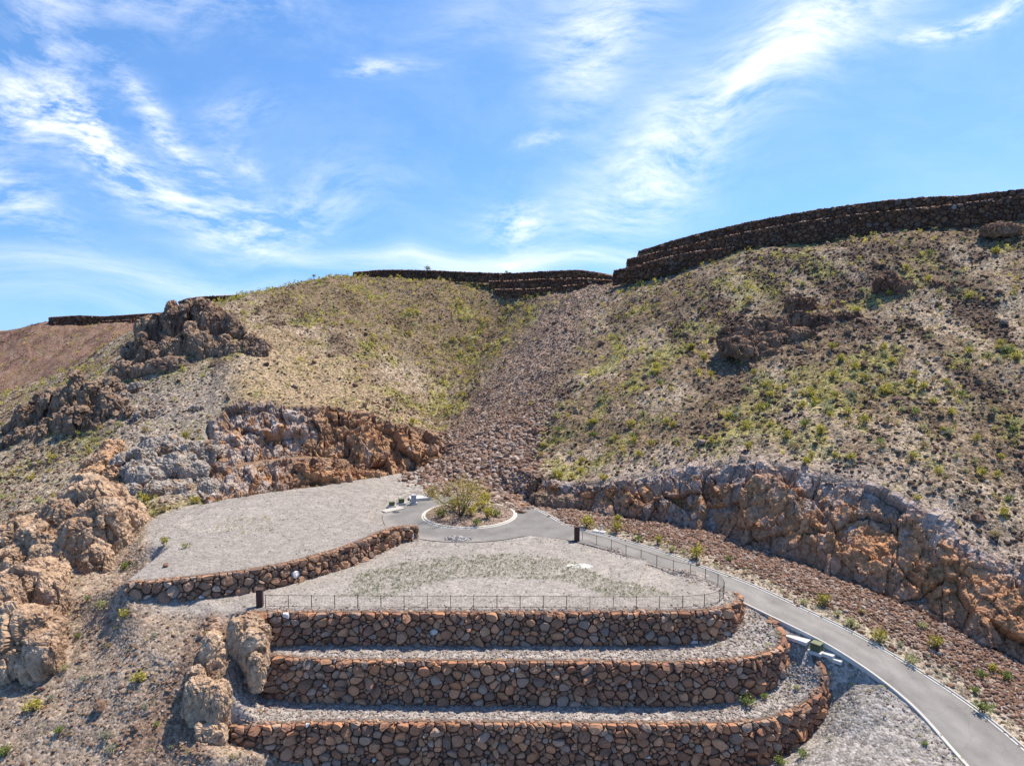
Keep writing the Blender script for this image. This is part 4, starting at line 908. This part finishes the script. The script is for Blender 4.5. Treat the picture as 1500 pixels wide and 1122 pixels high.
mesh_obj('picket_infill', Vp, Fp, M_METAL, np.tile(A_(DKM), (len(Vp), 1)), fence)
for (u, v, lab) in ((381, 888, 'square dark brown pillar at the left end of the front fence'), (845, 791, 'square dark brown pillar at the far end of the fence near the road')):
    c = Pz(u, v, 0); root = bpy.data.objects.new('fence_pillar', None); COL.objects.link(root); root.location = c; tag(root, lab, 'pillar', None)
    m = MB(); m.box((0, 0, .85), (.62, .62, 1.9), .12, (.10, .062, .055), .03)
    for k in range(6): m.box((0, 0, .14 + .3 * k), (.635, .635, .25), .12, (.115, .068, .06), .015)
    m.build('shaft', M_STONE, root)
    m = MB(); m.box((0, 0, 1.84), (.74, .74, .10), .12, (.13, .09, .08), .02); m.build('cap', M_STONE, root)

# ------------------------------------------------------------------ utility boxes, pads, slabs
def hit(u, v, y0=45, y1=440):
    d = ray(u, v); ys = y0 * (y1 / y0) ** np.linspace(0, 1, 3000); P = np.array([0, 0, HC]) + d[None] * (ys / d[1])[:, None]
    b = P[:, 2] < ground(P[:, 0], P[:, 1]); k = int(np.argmax(b)) if b.any() else -1; q = P[k].copy(); q[2] = ground(q[0], q[1]); return q
def slab(u, v, z, size, rz, label, h=.14, colr=(.78, .76, .72), name='concrete_slab', group=None):
    c = hit(u, v) if z is None else Pz(u, v, z); z = c[2]; m = MB(); m.box((0, 0, 0), (size[0], size[1], h + .3), rz, colr, .02); o = m.build(name, M_CONC); o.location = (c[0], c[1], z + h - (h + .3) / 2)
    tag(o, label, 'concrete slab', group); return o
def ubox(u, v, z, size, rz, label, colr, topc, nm='utility_box', cat='utility box', pad=True, group=None):
    c = hit(u, v) if z is None else Pz(u, v, z); root = bpy.data.objects.new(nm, None); COL.objects.link(root); root.location = c; root.rotation_euler = (0, 0, rz); tag(root, label, cat, group); w, d_, h = size
    if pad: m = MB(); m.box((0, 0, -.05), (w * 1.45, d_ * 1.45, .34), 0, (.7, .69, .66), .02); m.build('pad', M_CONC, root)
    zb = .12 if pad else 0
    m = MB(); m.box((0, 0, zb + h * .42), (w, d_, h * .84), 0, colr, .03); m.box((0, -d_ / 2 - .012, zb + h * .4), (w * .9, .03, h * .72), 0, A_(colr) * 1.1, .008); m.build('cabinet', M_PAINT, root)
    m = MB(); m.box((0, 0, zb + h * .92), (w * 1.06, d_ * 1.06, h * .17), 0, topc, .03); m.build('lid', M_PAINT, root)
    m = MB(); m.box((w * .18, -d_ / 2 - .04, zb + h * .45), (.05, .04, .16), 0, (.2, .2, .18)); m.build('latch', M_METAL, root)
    return root
GRN, GRT = (.13, .15, .075), (.27, .29, .17)
rz = -.82
ubox(1196, 954, None, (.95, .85, .8), rz, 'olive green transformer box on a pale pad beside the road', GRN, GRT)
ubox(574, 741, .25, (.85, .7, .62), .3, 'olive green utility box left of the two at the turning circle', GRN, GRT)
ubox(588, 737, .25, (.85, .7, .68), .3, 'olive green utility box nearer the grey cabinet at the turning circle', GRN, GRT)
ubox(606, 737, .2, (.75, .55, 1.25), .3, 'pale grey upright cabinet behind the turning circle kerb', (.52, .55, .56), (.6, .62, .63), 'utility_cabinet', 'utility cabinet')
slab(1167, 933, None, (2.6, 1.3), rz, 'largest white concrete slab on the terrace side of the road', .04)
slab(1212, 956, None, (1.5, 1.15), rz, 'white concrete slab touching the kerb next to the roadside transformer box', .06)
slab(1224, 965, None, (1.35, .8), rz, 'small white concrete slab below the roadside transformer box', .06)
slab(615, 728.5, .35, (3.4, 1.8), .35, 'pale concrete slab behind the grey cabinet at the turning circle', .1)
slab(575, 746, .1, (3.4, 1.6), .75, 'concrete apron at the left rim of the turning circle kerb', .05, (.6, .57, .51))
slab(878, 778.5, .05, (1.8, .8), -.5, 'pale concrete slab in the stones opposite the far fence pillar', .12)
c = Pz(880.5, 777, .1); m = MB(); m.tube([(0, 0, 0), (0, 0, .75)], .11, 10, (.75, .74, .70)); m.tube([(0, 0, .75), (0, 0, .83), (0, 0, .88)], [.15, .15, .04], 10, (.75, .74, .7)); m.tube([(-.2, 0, .5), (.2, 0, .5)], .06, 8, (.7, .68, .64)); o = m.build('standpipe', M_PAINT); o.location = c; tag(o, 'short white standpipe on the slab opposite the far fence pillar', 'standpipe')
for (u, v, lab) in ((742, 742.5, 'dark iron manhole lid right of the island tree'), (580, 750, 'dark iron manhole lid at the left side of the turning circle')):
    c = Pz(u, v, .02); m = MB(); m.tube([(0, 0, -.03), (0, 0, .006)], .55, 20, (.07, .07, .068)); m.tube([(0, 0, .006), (0, 0, .014)], .42, 16, (.09, .09, .085)); o = m.build('manhole_lid', M_METAL); o.location = (c[0], c[1], .014); tag(o, lab, 'manhole lid')
c = Pz(671, 789.5, 0); r_ = np.random.default_rng(95); n = 150; a = r_.uniform(0, 6.28, n); q = r_.random(n) ** .6
tag(rocks('stone_pile', c[0] + 1.9 * q * np.cos(a), c[1] + .9 * q * np.sin(a), .0 + .25 * (1 - q), sizes(n, 96, .2, .5, 1), pal(n, 97, (.42, .40, .39, 1), (.30, .29, .28, 1), (.5, .48, .46, 1)), M_RUB, ROCK1, 98), 'low heap of grey stones on the gravel in front of the turning circle', 'stone pile')

# ------------------------------------------------------------------ vegetation
def leaf_cloud(n, rad, hgt, seed, leaf, c0, c1, dome=.35, clumps=9, tri=False):
    """leaf-sized faces gathered in clumps on a dome of stems"""
    r_ = np.random.default_rng(seed); a = r_.uniform(0, 6.28, clumps); q = rad * r_.random(clumps) ** .5 * .62
    ctr = np.stack([q * np.cos(a), q * np.sin(a), hgt * (.45 + .45 * r_.random(clumps)) * (1 - .45 * (q / rad) ** 2)], 1)
    k = r_.integers(0, clumps, n); P = ctr[k] + r_.normal(size=(n, 3)) * A_([rad * .27, rad * .27, hgt * .19]); P[:, 2] = np.clip(P[:, 2], .03, None)
    u = r_.normal(size=(n, 3)); u[:, 2] = np.abs(u[:, 2]) * .8; u /= np.linalg.norm(u, axis=1)[:, None]; w = np.cross(u, r_.normal(size=(n, 3))); w /= np.linalg.norm(w, axis=1)[:, None]
    s = leaf * r_.uniform(.6, 1.3, (n, 1)); V_ = np.stack([P - w * s * .4, P + u * s * .7, P + w * s * .4 + u * s * .2], 1) if tri else np.stack([P - w * s * .35, P + u * s * .5 - w * s * .2, P + u * s + w * s * .1, P + w * s * .4], 1)
    t = r_.random((n, 1)); col = lerp(A_(c0)[None], A_(c1)[None], t[:, 0]) * (1 + .25 * r_.normal(size=(clumps, 1)))[k].clip(.5, 1.5)
    m_ = V_.shape[1]; return V_.reshape(-1, 3), np.arange(n * m_).reshape(n, m_), np.repeat(col, m_, 0)
SPECIES = {  # name: leaf colours, height/width, leaf size
 'creosote_bush': ((.31, .28, .055), (.56, .49, .12), .75, .16), 'brittle_bush': ((.33, .33, .15), (.50, .49, .25), .5, .13),
 'green_shrub': ((.15, .20, .05), (.29, .34, .10), .6, .14), 'dry_shrub': ((.33, .25, .12), (.44, .36, .19), .6, .13), 'sage_bush': ((.26, .28, .19), (.40, .42, .30), .5, .11)}
PROTO = {}
def shrub_mesh(sp, var):
    if (sp, var) in PROTO: return PROTO[sp, var]
    c0, c1, hw, lf = SPECIES[sp]; Vv, Fc, cc = leaf_cloud(170, .5, hw, 700 + var * 13 + len(sp), lf, c0, c1, clumps=11)
    r_ = np.random.default_rng(var + 5); m = MB()
    for k in range(9):
        a = r_.uniform(0, 6.28); q = r_.uniform(.12, .42); m.tube([(0, 0, -.05), (q * .4 * math.cos(a), q * .4 * math.sin(a), hw * .35), (q * math.cos(a), q * math.sin(a), hw * .75)], [.018, .012, .006], 3, (.20, .15, .10), cap=False)
    off = len(Vv); Vv = np.vstack([Vv, *m.V]); cc = np.vstack([cc, *m.C]); faces = [list(f) for f in Fc] + [[i + off for i in f] for f in m.F]
    o = mesh_obj('shrub_source', Vv, faces, M_LEAF, cc); me = o.data; bpy.data.objects.remove(o); me.name = sp; PROTO[sp, var] = me; return me
def plant(sp, P, width, label, group, seed):
    r_ = np.random.default_rng(seed); o = bpy.data.objects.new(sp, shrub_mesh(sp, int(r_.integers(0, 5)))); COL.objects.link(o); o.location = P; o.rotation_euler = (0, 0, r_.uniform(0, 6.28)); k = width * r_.uniform(.92, 1.08)
    o.scale = (k * r_.uniform(.9, 1.12), k * r_.uniform(.9, 1.12), k * r_.uniform(.85, 1.2)); tag(o, label, 'shrub', group); return o
Y, B_, G_, D_, S_ = 'creosote_bush', 'brittle_bush', 'green_shrub', 'dry_shrub', 'sage_bush'
ADJ = {Y: 'yellow green', B_: 'pale grey green', G_: 'bright green', D_: 'straw coloured', S_: 'dull sage'}
road_sh = [(860, 772, 11, Y, 'beside the kerb opposite the far fence pillar'), (905, 764, 7, Y, 'upper one of the pair behind the standpipe slab'), (903, 781, 9, Y, 'lower one of the pair behind the standpipe slab'), (935, 794, 6, G_, 'halfway along the fence, close behind the far kerb'), (964, 797, 7, Y, 'on the red stones behind the middle of the fence'), (985, 808, 6, B_, 'next to the far kerb behind the fence'), (1002, 810, 5, B_, 'smaller neighbour left of the large creosote by the kerb'), (1020, 818, 10, Y, 'largest one by the far kerb behind the fence corner'), (1067, 822, 5, G_, 'alone on red stones behind the fence corner'),
 (1178, 885, 7, B_, 'left of the first creosote bush above the road bend'), (1208, 889, 9, Y, 'first creosote bush above the road bend'), (1227, 903, 7, B_, 'small one right of the first creosote above the bend'), (1247, 918, 10, B_, 'broad one at the kerb across from the transformer box'), (1288, 940, 11, Y, 'at the kerb uphill of the pale mound bush'), (1338, 972, 10, B_, 'pale mound bush against the far kerb'), (1353, 921, 9, B_, 'high on the red stone bank near the cliff shadow'), (1372, 952, 11, Y, 'tallest one standing alone in the red stone bank'), (1320, 948, 6, S_, 'between two larger bushes on the red bank'), (1428, 1015, 6, G_, 'above the lone green kerb bush on the bank'), (1441, 1045, 11, G_, 'lone green kerb bush at the lower right'), (1438, 993, 9, G_, 'on the bank below the cliff shadow at far right'), (1475, 998, 8, G_, 'rightmost of the bank bushes'), (1455, 985, 7, Y, 'beside dark boulders on the right bank'), (1263, 900, 6, D_, 'behind the broad bush at the kerb')]
slope_sh = [(48, 1042, 17, Y, 'largest one on the lower left slope'), (8, 1108, 15, G_, 'in the bottom left corner'), (87, 1075, 11, G_, 'right of the corner bush at lower left'), (155, 1084, 14, S_, 'left one of the pair near the bottom edge'), (163, 1102, 12, S_, 'right one of the pair near the bottom edge'), (183, 906, 12, Y, 'below the left end of the curved boulder wall'), (150, 890, 12, B_, 'between the tan outcrop and the curved wall'), (227, 934, 8, S_, 'midway to the rock fin on the left slope'), (203, 1001, 13, Y, 'left of the upright rock fin'), (123, 998, 9, S_, 'right of the huge boulder mass'), (95, 981, 9, B_, 'at the foot of the huge boulder mass'), (115, 934, 6, G_, 'tucked beside the rounded boulder mass'), (128, 880, 7, G_, 'under the tan craggy outcrop'), (183, 834, 9, G_, 'dark one at the right foot of the craggy outcrop'), (230, 1064, 7, G_, 'low one beneath the rock fin'), (213, 1040, 8, S_, 'left of the rock fin base'), (73, 1026, 8, S_, 'right above the largest bush on the left slope'), (158, 950, 8, D_, 'straw tuft in the middle of the left slope'), (240, 800, 10, Y, 'at the left end of the gravel pad'), (272, 803, 9, B_, 'a little inside the left end of the gravel pad'), (205, 762, 6, Y, 'on top of the crag beside the pad'), (250, 1095, 7, S_, 'near the bottom below the rock fin')]
wall_sh = [(1093, 1034, 11, G_, 'on the lower terrace below the middle wall bend'), (1177, 1108, 8, G_, 'at the foot of the lowest wall bend'), (1141, 1119, 9, G_, 'at the base of the lowest wall by the bottom edge'), (1120, 1024, 6, G_, 'right of the larger terrace bush'), (1165, 1010, 5, B_, 'on the lower terrace curve'), (1215, 1085, 5, S_, 'on gravel right of the lowest wall'), (1356, 1092, 5, G_, 'in grey stones left of the road at lower right')]
isl_sh = [(698, 770, 7, G_, 'dark green one at the front of the island'), (727, 757, 9, G_, 'right one inside the island kerb'), (689, 757, 11, Y, 'golden one right of the island tree trunk'), (714, 760, 9, Y, 'golden one in front of the large island mass'), (708, 748, 14, Y, 'largest golden mass on the island'), (647, 759, 9, G_, 'left one inside the island kerb'), (666, 751, 11, Y, 'golden one left behind the island trunk'), (634, 729, 13, D_, 'dark straw mass behind the turning circle kerb'), (655, 726, 9, D_, 'straw mass beside the kerb behind the island')]
used_pts = []
for lst, ctx, grp in ((road_sh, 'bush', 'bushes on the stony bank beside the road'), (slope_sh, 'bush', 'bushes on the slope left of the terraces'), (wall_sh, 'bush', 'bushes at the stone terraces'), (isl_sh, 'bush', 'bushes on and around the island')):
    for i, (u, v, r, sp, where) in enumerate(lst):
        r = r * (.72 if lst is slope_sh else 1); P = Pz(u, v, .2) if (lst is isl_sh and i < 7) else hit(u, v); zc = P[1] * CPI - (P[2] - HC) * SPI
        plant(sp, P, 2.1 * r * zc / F, f'{ADJ[sp]} {ctx}, {where}', grp, 1000 + len(used_pts)); used_pts.append(P)
# hillside shrubs: the 240 that show largest are individuals, the rest one mass
den = HM * notcl * (1 - Z_CH) * (1 - .55 * Z_TAN) * (1 - .6 * Z_GREY) * (.22 + 1.2 * up + .9 * Z_GULLY + .25 * right + .5 * Z_UL) * (1 - .55 * DARK) * (GY < 430) * (1 - .85 * Z_FAR)
den = np.maximum(den, .25 * Z_SCREE * (HMs < .5))
x, y, z, k = sample(den, 17000, 30)
wd = sizes(len(x), 31, .3, 1.6, 2.6); wd *= np.where(y > 180, 1.15, 1) * np.where(y > 300, 1.5, 1)
rr_ = np.random.default_rng(32).random(len(x)); spn = np.where(rr_ < .50, 0, np.where(rr_ < .74, 1, np.where(rr_ < .80, 2, np.where(rr_ < .90, 3, 4))))
NAMES = [Y, B_, G_, D_, S_]
uu, vv = proj(np.stack([x, y, z], 1)); inside = (uu > 5) & (uu < 1495) & (vv < 1100)
show = np.where(inside, wd / y, 0); order = np.argsort(-show); big = order[:238]
def region(u, v, xx, yy):
    if u < 190: return 'on the scree shoulder at the far left'
    if u < 420: return 'on the pale slope around the ridge outcrop'
    if u < 640: return 'on the slope above the rust brown cut face'
    if u < 830: return 'in the gully beside the rubble chute'
    if v > 600: return 'just above the streaked roadside cliff'
    if v > 480: return 'on the middle of the right hillside'
    return 'high on the right hillside below the walls'
for j in big:
    sp = NAMES[spn[j]]; plant(sp, (x[j], y[j], z[j] - .03), wd[j], f'{ADJ[sp]} desert bush {region(uu[j], vv[j], x[j], y[j])}', f'{ADJ[sp]} bushes {region(uu[j], vv[j], x[j], y[j])}', 3000 + int(j))
def scrub(name, x, y, z, wd, spn, seed, nleaf, label, tone=(1, 1, 1)):
    r_ = np.random.default_rng(seed); VV, FF, CC = [], [], []; off = 0
    for s_ in range(5):
        for var in range(4):
            m = np.where((spn == s_) & (np.arange(len(x)) % 4 == var))[0]
            if not len(m): continue
            c0, c1, hw, lf = SPECIES[NAMES[s_]]; pv, pf, pc = leaf_cloud(nleaf, .5, hw, seed + s_ * 7 + var, lf * 1.75, c0, c1, clumps=7, tri=True)
            a = r_.uniform(0, 6.28, len(m)); ca, sa = np.cos(a)[:, None], np.sin(a)[:, None]; w = wd[m][:, None] * r_.uniform(.85, 1.15, (len(m), 1)); hz = wd[m][:, None] * r_.uniform(.8, 1.25, (len(m), 1))
            v = np.stack([(pv[None, :, 0] * ca - pv[None, :, 1] * sa) * w + x[m][:, None], (pv[None, :, 0] * sa + pv[None, :, 1] * ca) * w + y[m][:, None], pv[None, :, 2] * hz + z[m][:, None] - .03], -1)
            VV.append(v.reshape(-1, 3)); FF.append((pf[None] + (np.arange(len(m)) * len(pv))[:, None, None] + off).reshape(-1, 3)); off += len(m) * len(pv)
            CC.append((pc[None] * A_(tone) * (1 + .22 * r_.normal(size=(len(m), 1, 1))).clip(.5, 1.5)).reshape(-1, 3))
    tag(mesh_obj(name, np.concatenate(VV), [np.concatenate(FF)], M_LEAF, np.concatenate(CC)), label, kind='stuff')
rest = order[238:]
scrub('hillside_scrub', x[rest], y[rest], z[rest], wd[rest], spn[rest], 33, 30, 'countless small green and yellow desert shrubs covering the hillsides')
# low weeds: lot band, pad edges, slope, verge
wp = inpoly(U_ + jx * .6, V_ + jy * .3, [(520, 845), (600, 818), (760, 812), (830, 818), (900, 850), (990, 872), (900, 878), (820, 850), (720, 845), (640, 852), (560, 878), (500, 872)]) * flatA
x, y, z, k = sample(wp + .03 * flatA, 4200, 34)
scrub('lot_weeds', x, y, z, sizes(len(x), 35, .15, .5, 1.6), np.random.default_rng(36).choice([4, 4, 1, 4, 2], len(x)), 37, 18, 'thin grey green weeds in a band across the gravel lot', (.62, .66, .6))
edge = sstep(1.6, .2, distline(GX, GY, np.array(LB))) + .6 * sstep(3, .5, np.hypot(GX + 35, GY - 92) - 2) * flatB + .35 * verge + .10 * slope_left + .18 * frontlow
x, y, z, k = sample(edge, 1500, 38)
scrub('ground_weeds', x, y, z, sizes(len(x), 39, .15, .6, 2), np.random.default_rng(40).choice([1, 2, 4, 0], len(x)), 41, 22, 'sparse low green weeds at the pad edge, verges and slope')

# boulders: individual large stones
def boulder(P, size, i, label, group, cols=((.30, .18, .12), (.24, .15, .11), (.34, .25, .19))):
    r_ = np.random.default_rng(5000 + i); pv, pf = ROCK2[i % 10]; o = BPROTO[i % len(BPROTO)].copy() if False else bpy.data.objects.new('boulder', BMESH[int(r_.integers(0, len(BMESH)))]); COL.objects.link(o)
    o.location = (P[0], P[1], P[2] + size * .14); o.rotation_euler = (r_.uniform(-.4, .4), r_.uniform(-.4, .4), r_.uniform(0, 6.28)); o.scale = [size * k for k in (r_.uniform(.42, .62), r_.uniform(.36, .5), r_.uniform(.3, .42))]; tag(o, label, 'boulder', group); return o
BMESH = []
for i in range(12):
    pv, pf = ROCK2[i % 10]; c = [(.31, .19, .125), (.22, .14, .105), (.37, .28, .22), (.27, .165, .115)][i % 4]
    o = mesh_obj('boulder_source', pv * A_([1, 1, 1]), [pf], M_RUB, np.tile(A_(c), (len(pv), 1))); BMESH.append(o.data); o.data.name = 'boulder'; bpy.data.objects.remove(o)
x, y, z, k = sample(Z_CH * (.3 + sstep(150, 120, y.mean() * 0 + GY)), 120, 50); s = sizes(len(x), 51, 1.0, 1.9, 1.5)
for i in range(len(x)): boulder((x[i], y[i], z[i]), s[i], i, 'large angular brown boulder among the rubble of the chute', 'boulders in the rubble chute')
x, y, z, k = sample(HM * notcl * (.15 + DARK) * (1 - Z_CH) * (GY < 190), 150, 52); s = sizes(len(x), 53, .9, 1.9, 1.5); uu, vv = proj(np.stack([x, y, z], 1))
for i in range(len(x)): rg = region(uu[i], vv[i], x[i], y[i]); boulder((x[i], y[i], z[i]), s[i], 200 + i, f'dark brown boulder lying {rg}', f'boulders {rg}')
for i, (u, v, s, lab) in enumerate([(149, 872 + 165, 1.5, 'orange boulder casting a shadow in the middle of the lower left slope'), (60, 1012, .9, 'brown boulder in the shadow of the huge boulder mass'), (198, 1070, .9, 'white pale boulder lying on the slope left of the fin'), (215, 1046, .8, 'brown boulder left of the upright rock fin'), (243, 830, .9, 'flat pale boulder at the left end of the pad'), (1465, 985, 1.0, 'dark boulder on the right bank below the cliff'), (1490, 995, .9, 'dark boulder at the right edge on the bank')]):
    boulder(hit(u, v), s, 400 + i, lab, None)
print('plants', time.time() - T0)

# ------------------------------------------------------------------ island tree: several low trunks, wispy golden green crown
def island_tree():
    r_ = np.random.default_rng(77); base = Pz(675, 757, .3); root = bpy.data.objects.new('palo_verde_tree', None); COL.objects.link(root); root.location = base
    tag(root, 'wispy golden green tree with several low trunks on the island', 'tree'); m = MB(); tips = []
    def grow(p, d, ln, r, lv):
        n = 5; P = [p]; dd = d.copy()
        for i in range(n):
            dd = dd + r_.normal(size=3) * .14 + A_([0, 0, .02 if lv else .05]); dd /= np.linalg.norm(dd); P.append(P[-1] + dd * ln / n)
        m.tube(P, np.linspace(r, r * .55, n + 1), 6 if lv < 2 else 3, (.16, .13, .075), cap=False)
        if lv >= 2: tips.extend(P[2:])
        if lv < 3:
            for _ in range(4 if lv else 4):
                q = P[r_.integers(2, n + 1)]; nd = dd + r_.normal(size=3) * A_([.75, .75, .35]); nd /= np.linalg.norm(nd); grow(q, nd, ln * r_.uniform(.5, .75), r * .5, lv + 1)
    for k in range(5):
        a = k * 1.26 + .4; d = A_([math.cos(a) * .75, math.sin(a) * .6, .75]); grow(A_([0, 0, 0]), d / np.linalg.norm(d), 3.7, .13, 0)
    m.build('trunk', M_BARK, root)
    T_ = np.array(tips); n = 5200; k = r_.integers(0, len(T_), n); P = T_[k] + r_.normal(size=(n, 3)) * A_([.42, .42, .26]); P = P[P[:, 2] > .5]; n = len(P)
    u = r_.normal(size=(n, 3)); u /= np.linalg.norm(u, axis=1)[:, None]; w = np.cross(u, r_.normal(size=(n, 3))); w /= np.linalg.norm(w, axis=1)[:, None]; s = r_.uniform(.05, .13, (n, 1))
    V_ = np.stack([P - w * s * .4, P + u * s * 1.3, P + w * s * .4], 1).reshape(-1, 3); c = lerp(A_([.50, .41, .10])[None], A_([.78, .62, .22])[None], r_.random(n))
    mesh_obj('crown', V_, [np.arange(n * 3).reshape(n, 3)], M_LEAF, np.repeat(c, 3, 0), root)
island_tree()
# thin twig plants on the skyline walls
for i, (u, v, d, h, lab) in enumerate([(626, 397, 232, 2.2, 'tiny lone shrub on the rim of the saddle wall'), (460, 407, 227, 1.6, 'small shrub on the skyline left of the saddle wall'), (742, 400, 221, 1.2, 'low dark shrub on the crest of the saddle wall')]):
    P = Py(u, v, d); plant(G_, P, h, lab, None, 9000 + i)

# ------------------------------------------------------------------ sky, sun, camera
SUN_EL, SUN_AZ = math.radians(61), math.radians(50)          # azimuth to the right of the view direction (+Y)
w = bpy.data.worlds.new('World'); SC.world = w; w.use_nodes = True; nt = w.node_tree; L = nt.links
for n in list(nt.nodes): nt.nodes.remove(n)
out = nt.nodes.new('ShaderNodeOutputWorld'); bg = nt.nodes.new('ShaderNodeBackground'); L.new(bg.outputs[0], out.inputs[0]); bg.inputs[1].default_value = .15
sky = nt.nodes.new('ShaderNodeTexSky'); sky.sky_type = 'NISHITA'; sky.sun_disc = False; sky.sun_elevation = SUN_EL; sky.sun_rotation = SUN_AZ; sky.altitude = 500; sky.air_density = 1.0; sky.dust_density = .4; sky.ozone_density = 2.2
tc = nt.nodes.new('ShaderNodeTexCoord'); sep = nt.nodes.new('ShaderNodeSeparateXYZ'); L.new(tc.outputs['Generated'], sep.inputs[0])
M2 = lambda op, a, b: math_(nt, op, a, b)
zc_ = M2('MAXIMUM', sep.outputs[2], .02)
# cirrus layer on a flat sheet high above: coordinates = direction / height
def comb(x_, y_, z_):
    c = nt.nodes.new('ShaderNodeCombineXYZ')
    for i, q in enumerate((x_, y_, z_)):
        if isinstance(q, (int, float)): c.inputs[i].default_value = q
        else: L.new(q, c.inputs[i])
    return c.outputs[0]
# azimuth / elevation coordinates of the sky dome
azn = M2('ARCTAN2', sep.outputs[0], sep.outputs[1]); eln = M2('ARCSINE', sep.outputs[2], 0.0)
ae = comb(azn, eln, 0.0)
def azel(u, v):
    d = ray(u, v); d = d / np.linalg.norm(d); return math.atan2(d[0], d[1]), math.asin(d[2])
dist = node(nt, 'ShaderNodeTexNoise', Scale=3.5, Detail=1.5, Roughness=.5); L.new(ae, dist.inputs['Vector'])
dsc = node(nt, 'ShaderNodeVectorMath', _operation='SUBTRACT'); L.new(dist.outputs['Color'], dsc.inputs[0]); dsc.inputs[1].default_value = (.5, .5, .5)
dsm = node(nt, 'ShaderNodeVectorMath', _operation='SCALE', Scale=.16); L.new(dsc.outputs[0], dsm.inputs[0])
aew = node(nt, 'ShaderNodeVectorMath', _operation='ADD'); L.new(ae, aew.inputs[0]); L.new(dsm.outputs[0], aew.inputs[1])
def streaks(rot, sx, sy, seed):
    mp = node(nt, 'ShaderNodeMapping'); mp.inputs['Rotation'].default_value = (0, 0, rot); mp.inputs['Scale'].default_value = (sx, sy, 1); mp.inputs['Location'].default_value = (seed, seed * .7, seed * 1.3)
    L.new(aew.outputs[0], mp.inputs[0]); n = node(nt, 'ShaderNodeTexNoise', Scale=1.0, Detail=12.0, Roughness=.68); L.new(mp.outputs[0], n.inputs['Vector']); return n.outputs[0]
# bank: (pixel centre, half length px, half width px, direction degrees in the picture, strength)
def bank(u, v, hl, hw, deg, stg):
    a, e = azel(u, v); mp = node(nt, 'ShaderNodeVectorMath', _operation='SUBTRACT'); L.new(aew.outputs[0], mp.inputs[0]); mp.inputs[1].default_value = (a, e, 0)
    ro = node(nt, 'ShaderNodeVectorRotate', _rotation_type='Z_AXIS', Angle=-math.radians(deg)); L.new(mp.outputs[0], ro.inputs['Vector'])
    s = node(nt, 'ShaderNodeSeparateXYZ'); L.new(ro.outputs[0], s.inputs[0])
    q = M2('ADD', M2('POWER', M2('ABSOLUTE', M2('DIVIDE', s.outputs[0], hl / F), 0), 2.0), M2('POWER', M2('ABSOLUTE', M2('DIVIDE', s.outputs[1], hw / F), 0), 2.0))
    return M2('MULTIPLY', M2('POWER', 2.718, M2('MULTIPLY', q, -1.0)), stg)
def total(banks):
    t = None
    for b in banks:
        o = bank(*b); t = o if t is None else M2('ADD', t, o)
    return t
mA = total([(1090, 130, 270, 58, 37, .85), (930, 262, 120, 42, 25, .45), (1200, 50, 150, 40, 30, .4), (880, 55, 105, 60, 60, 1.0), (700, 40, 90, 45, 20, .25)])
mB = total([(215, 258, 140, 36, -28, .9), (262, 185, 110, 16, -42, .75), (120, 172, 45, 20, -45, .75), (95, 90, 90, 30, -60, .4), (15, 150, 40, 45, -60, .75), (370, 225, 30, 14, -30, .5), (10, 280, 90, 30, -35, .7), (440, 310, 110, 40, 15, .5), (745, 325, 55, 32, 0, .75), (360, 170, 50, 25, 0, .3), (560, 120, 50, 14, 5, .6), (800, 213, 40, 8, 0, .5), (1430, 18, 90, 12, 8, .9), (200, 10, 200, 30, 0, .35)])
mC = total([(750, 378, 240, 14, -1, .8), (150, 400, 260, 14, -3, .45), (400, 370, 110, 14, -5, .45), (60, 440, 260, 25, 0, .25)])
sA = mapr(nt, streaks(-.75, 8, 28, 3.1), .34, .72, 0, 1); sB = mapr(nt, streaks(.5, 12, 34, 7.7), .42, .66, 0, 1); sC = mapr(nt, streaks(.02, 4, 30, 1.7), .34, .66, .1, 1)
cl = M2('ADD', M2('ADD', M2('MULTIPLY', mA, sA), M2('MULTIPLY', mB, sB)), M2('MULTIPLY', mC, sC))
veil = M2('MULTIPLY', mapr(nt, streaks(.3, 3, 6, 9.2), .45, .8, 0, .14), 1.0)
cl = M2('MINIMUM', M2('ADD', cl, veil), .92)
skz = M2('ADD', M2('MULTIPLY', M2('MAXIMUM', sep.outputs[2], 0.0), .95), .22)
L.new(comb(sep.outputs[0], sep.outputs[1], skz), sky.inputs[0])
hs = node(nt, 'ShaderNodeHueSaturation', Saturation=1.2, Value=.97); L.new(sky.outputs[0], hs.inputs['Color'])
mx = node(nt, 'ShaderNodeMix', _data_type='RGBA'); L.new(cl, mx.inputs[0]); L.new(hs.outputs[0], mx.inputs[6]); mx.inputs[7].default_value = (5.6, 5.75, 6.1, 1)
L.new(mx.outputs[2], bg.inputs[0])
sd = bpy.data.lights.new('sun', 'SUN'); sd.energy = 4.6; sd.angle = math.radians(.5); sd.color = (1, .89, .74); so = bpy.data.objects.new('sun', sd); COL.objects.link(so)
to = Vector((math.sin(SUN_AZ) * math.cos(SUN_EL), math.cos(SUN_AZ) * math.cos(SUN_EL), math.sin(SUN_EL))); so.rotation_euler = to.to_track_quat('Z', 'Y').to_euler(); so.location = to * 300
cd = bpy.data.cameras.new('camera'); co = bpy.data.objects.new('camera', cd); COL.objects.link(co); co.location = (0, 0, HC); co.rotation_euler = (math.pi / 2 - PITCH, 0, 0)
cd.sensor_width = 36; cd.lens = 36 * F / 1500; cd.clip_end = 20000; cd.clip_start = .5; SC.camera = co
SC.view_settings.view_transform = 'Standard'; SC.view_settings.look = 'None'; SC.view_settings.exposure = .68; SC.view_settings.gamma = 1
SC.cycles.max_bounces = 4; SC.cycles.diffuse_bounces = 3
print('done', time.time() - T0)
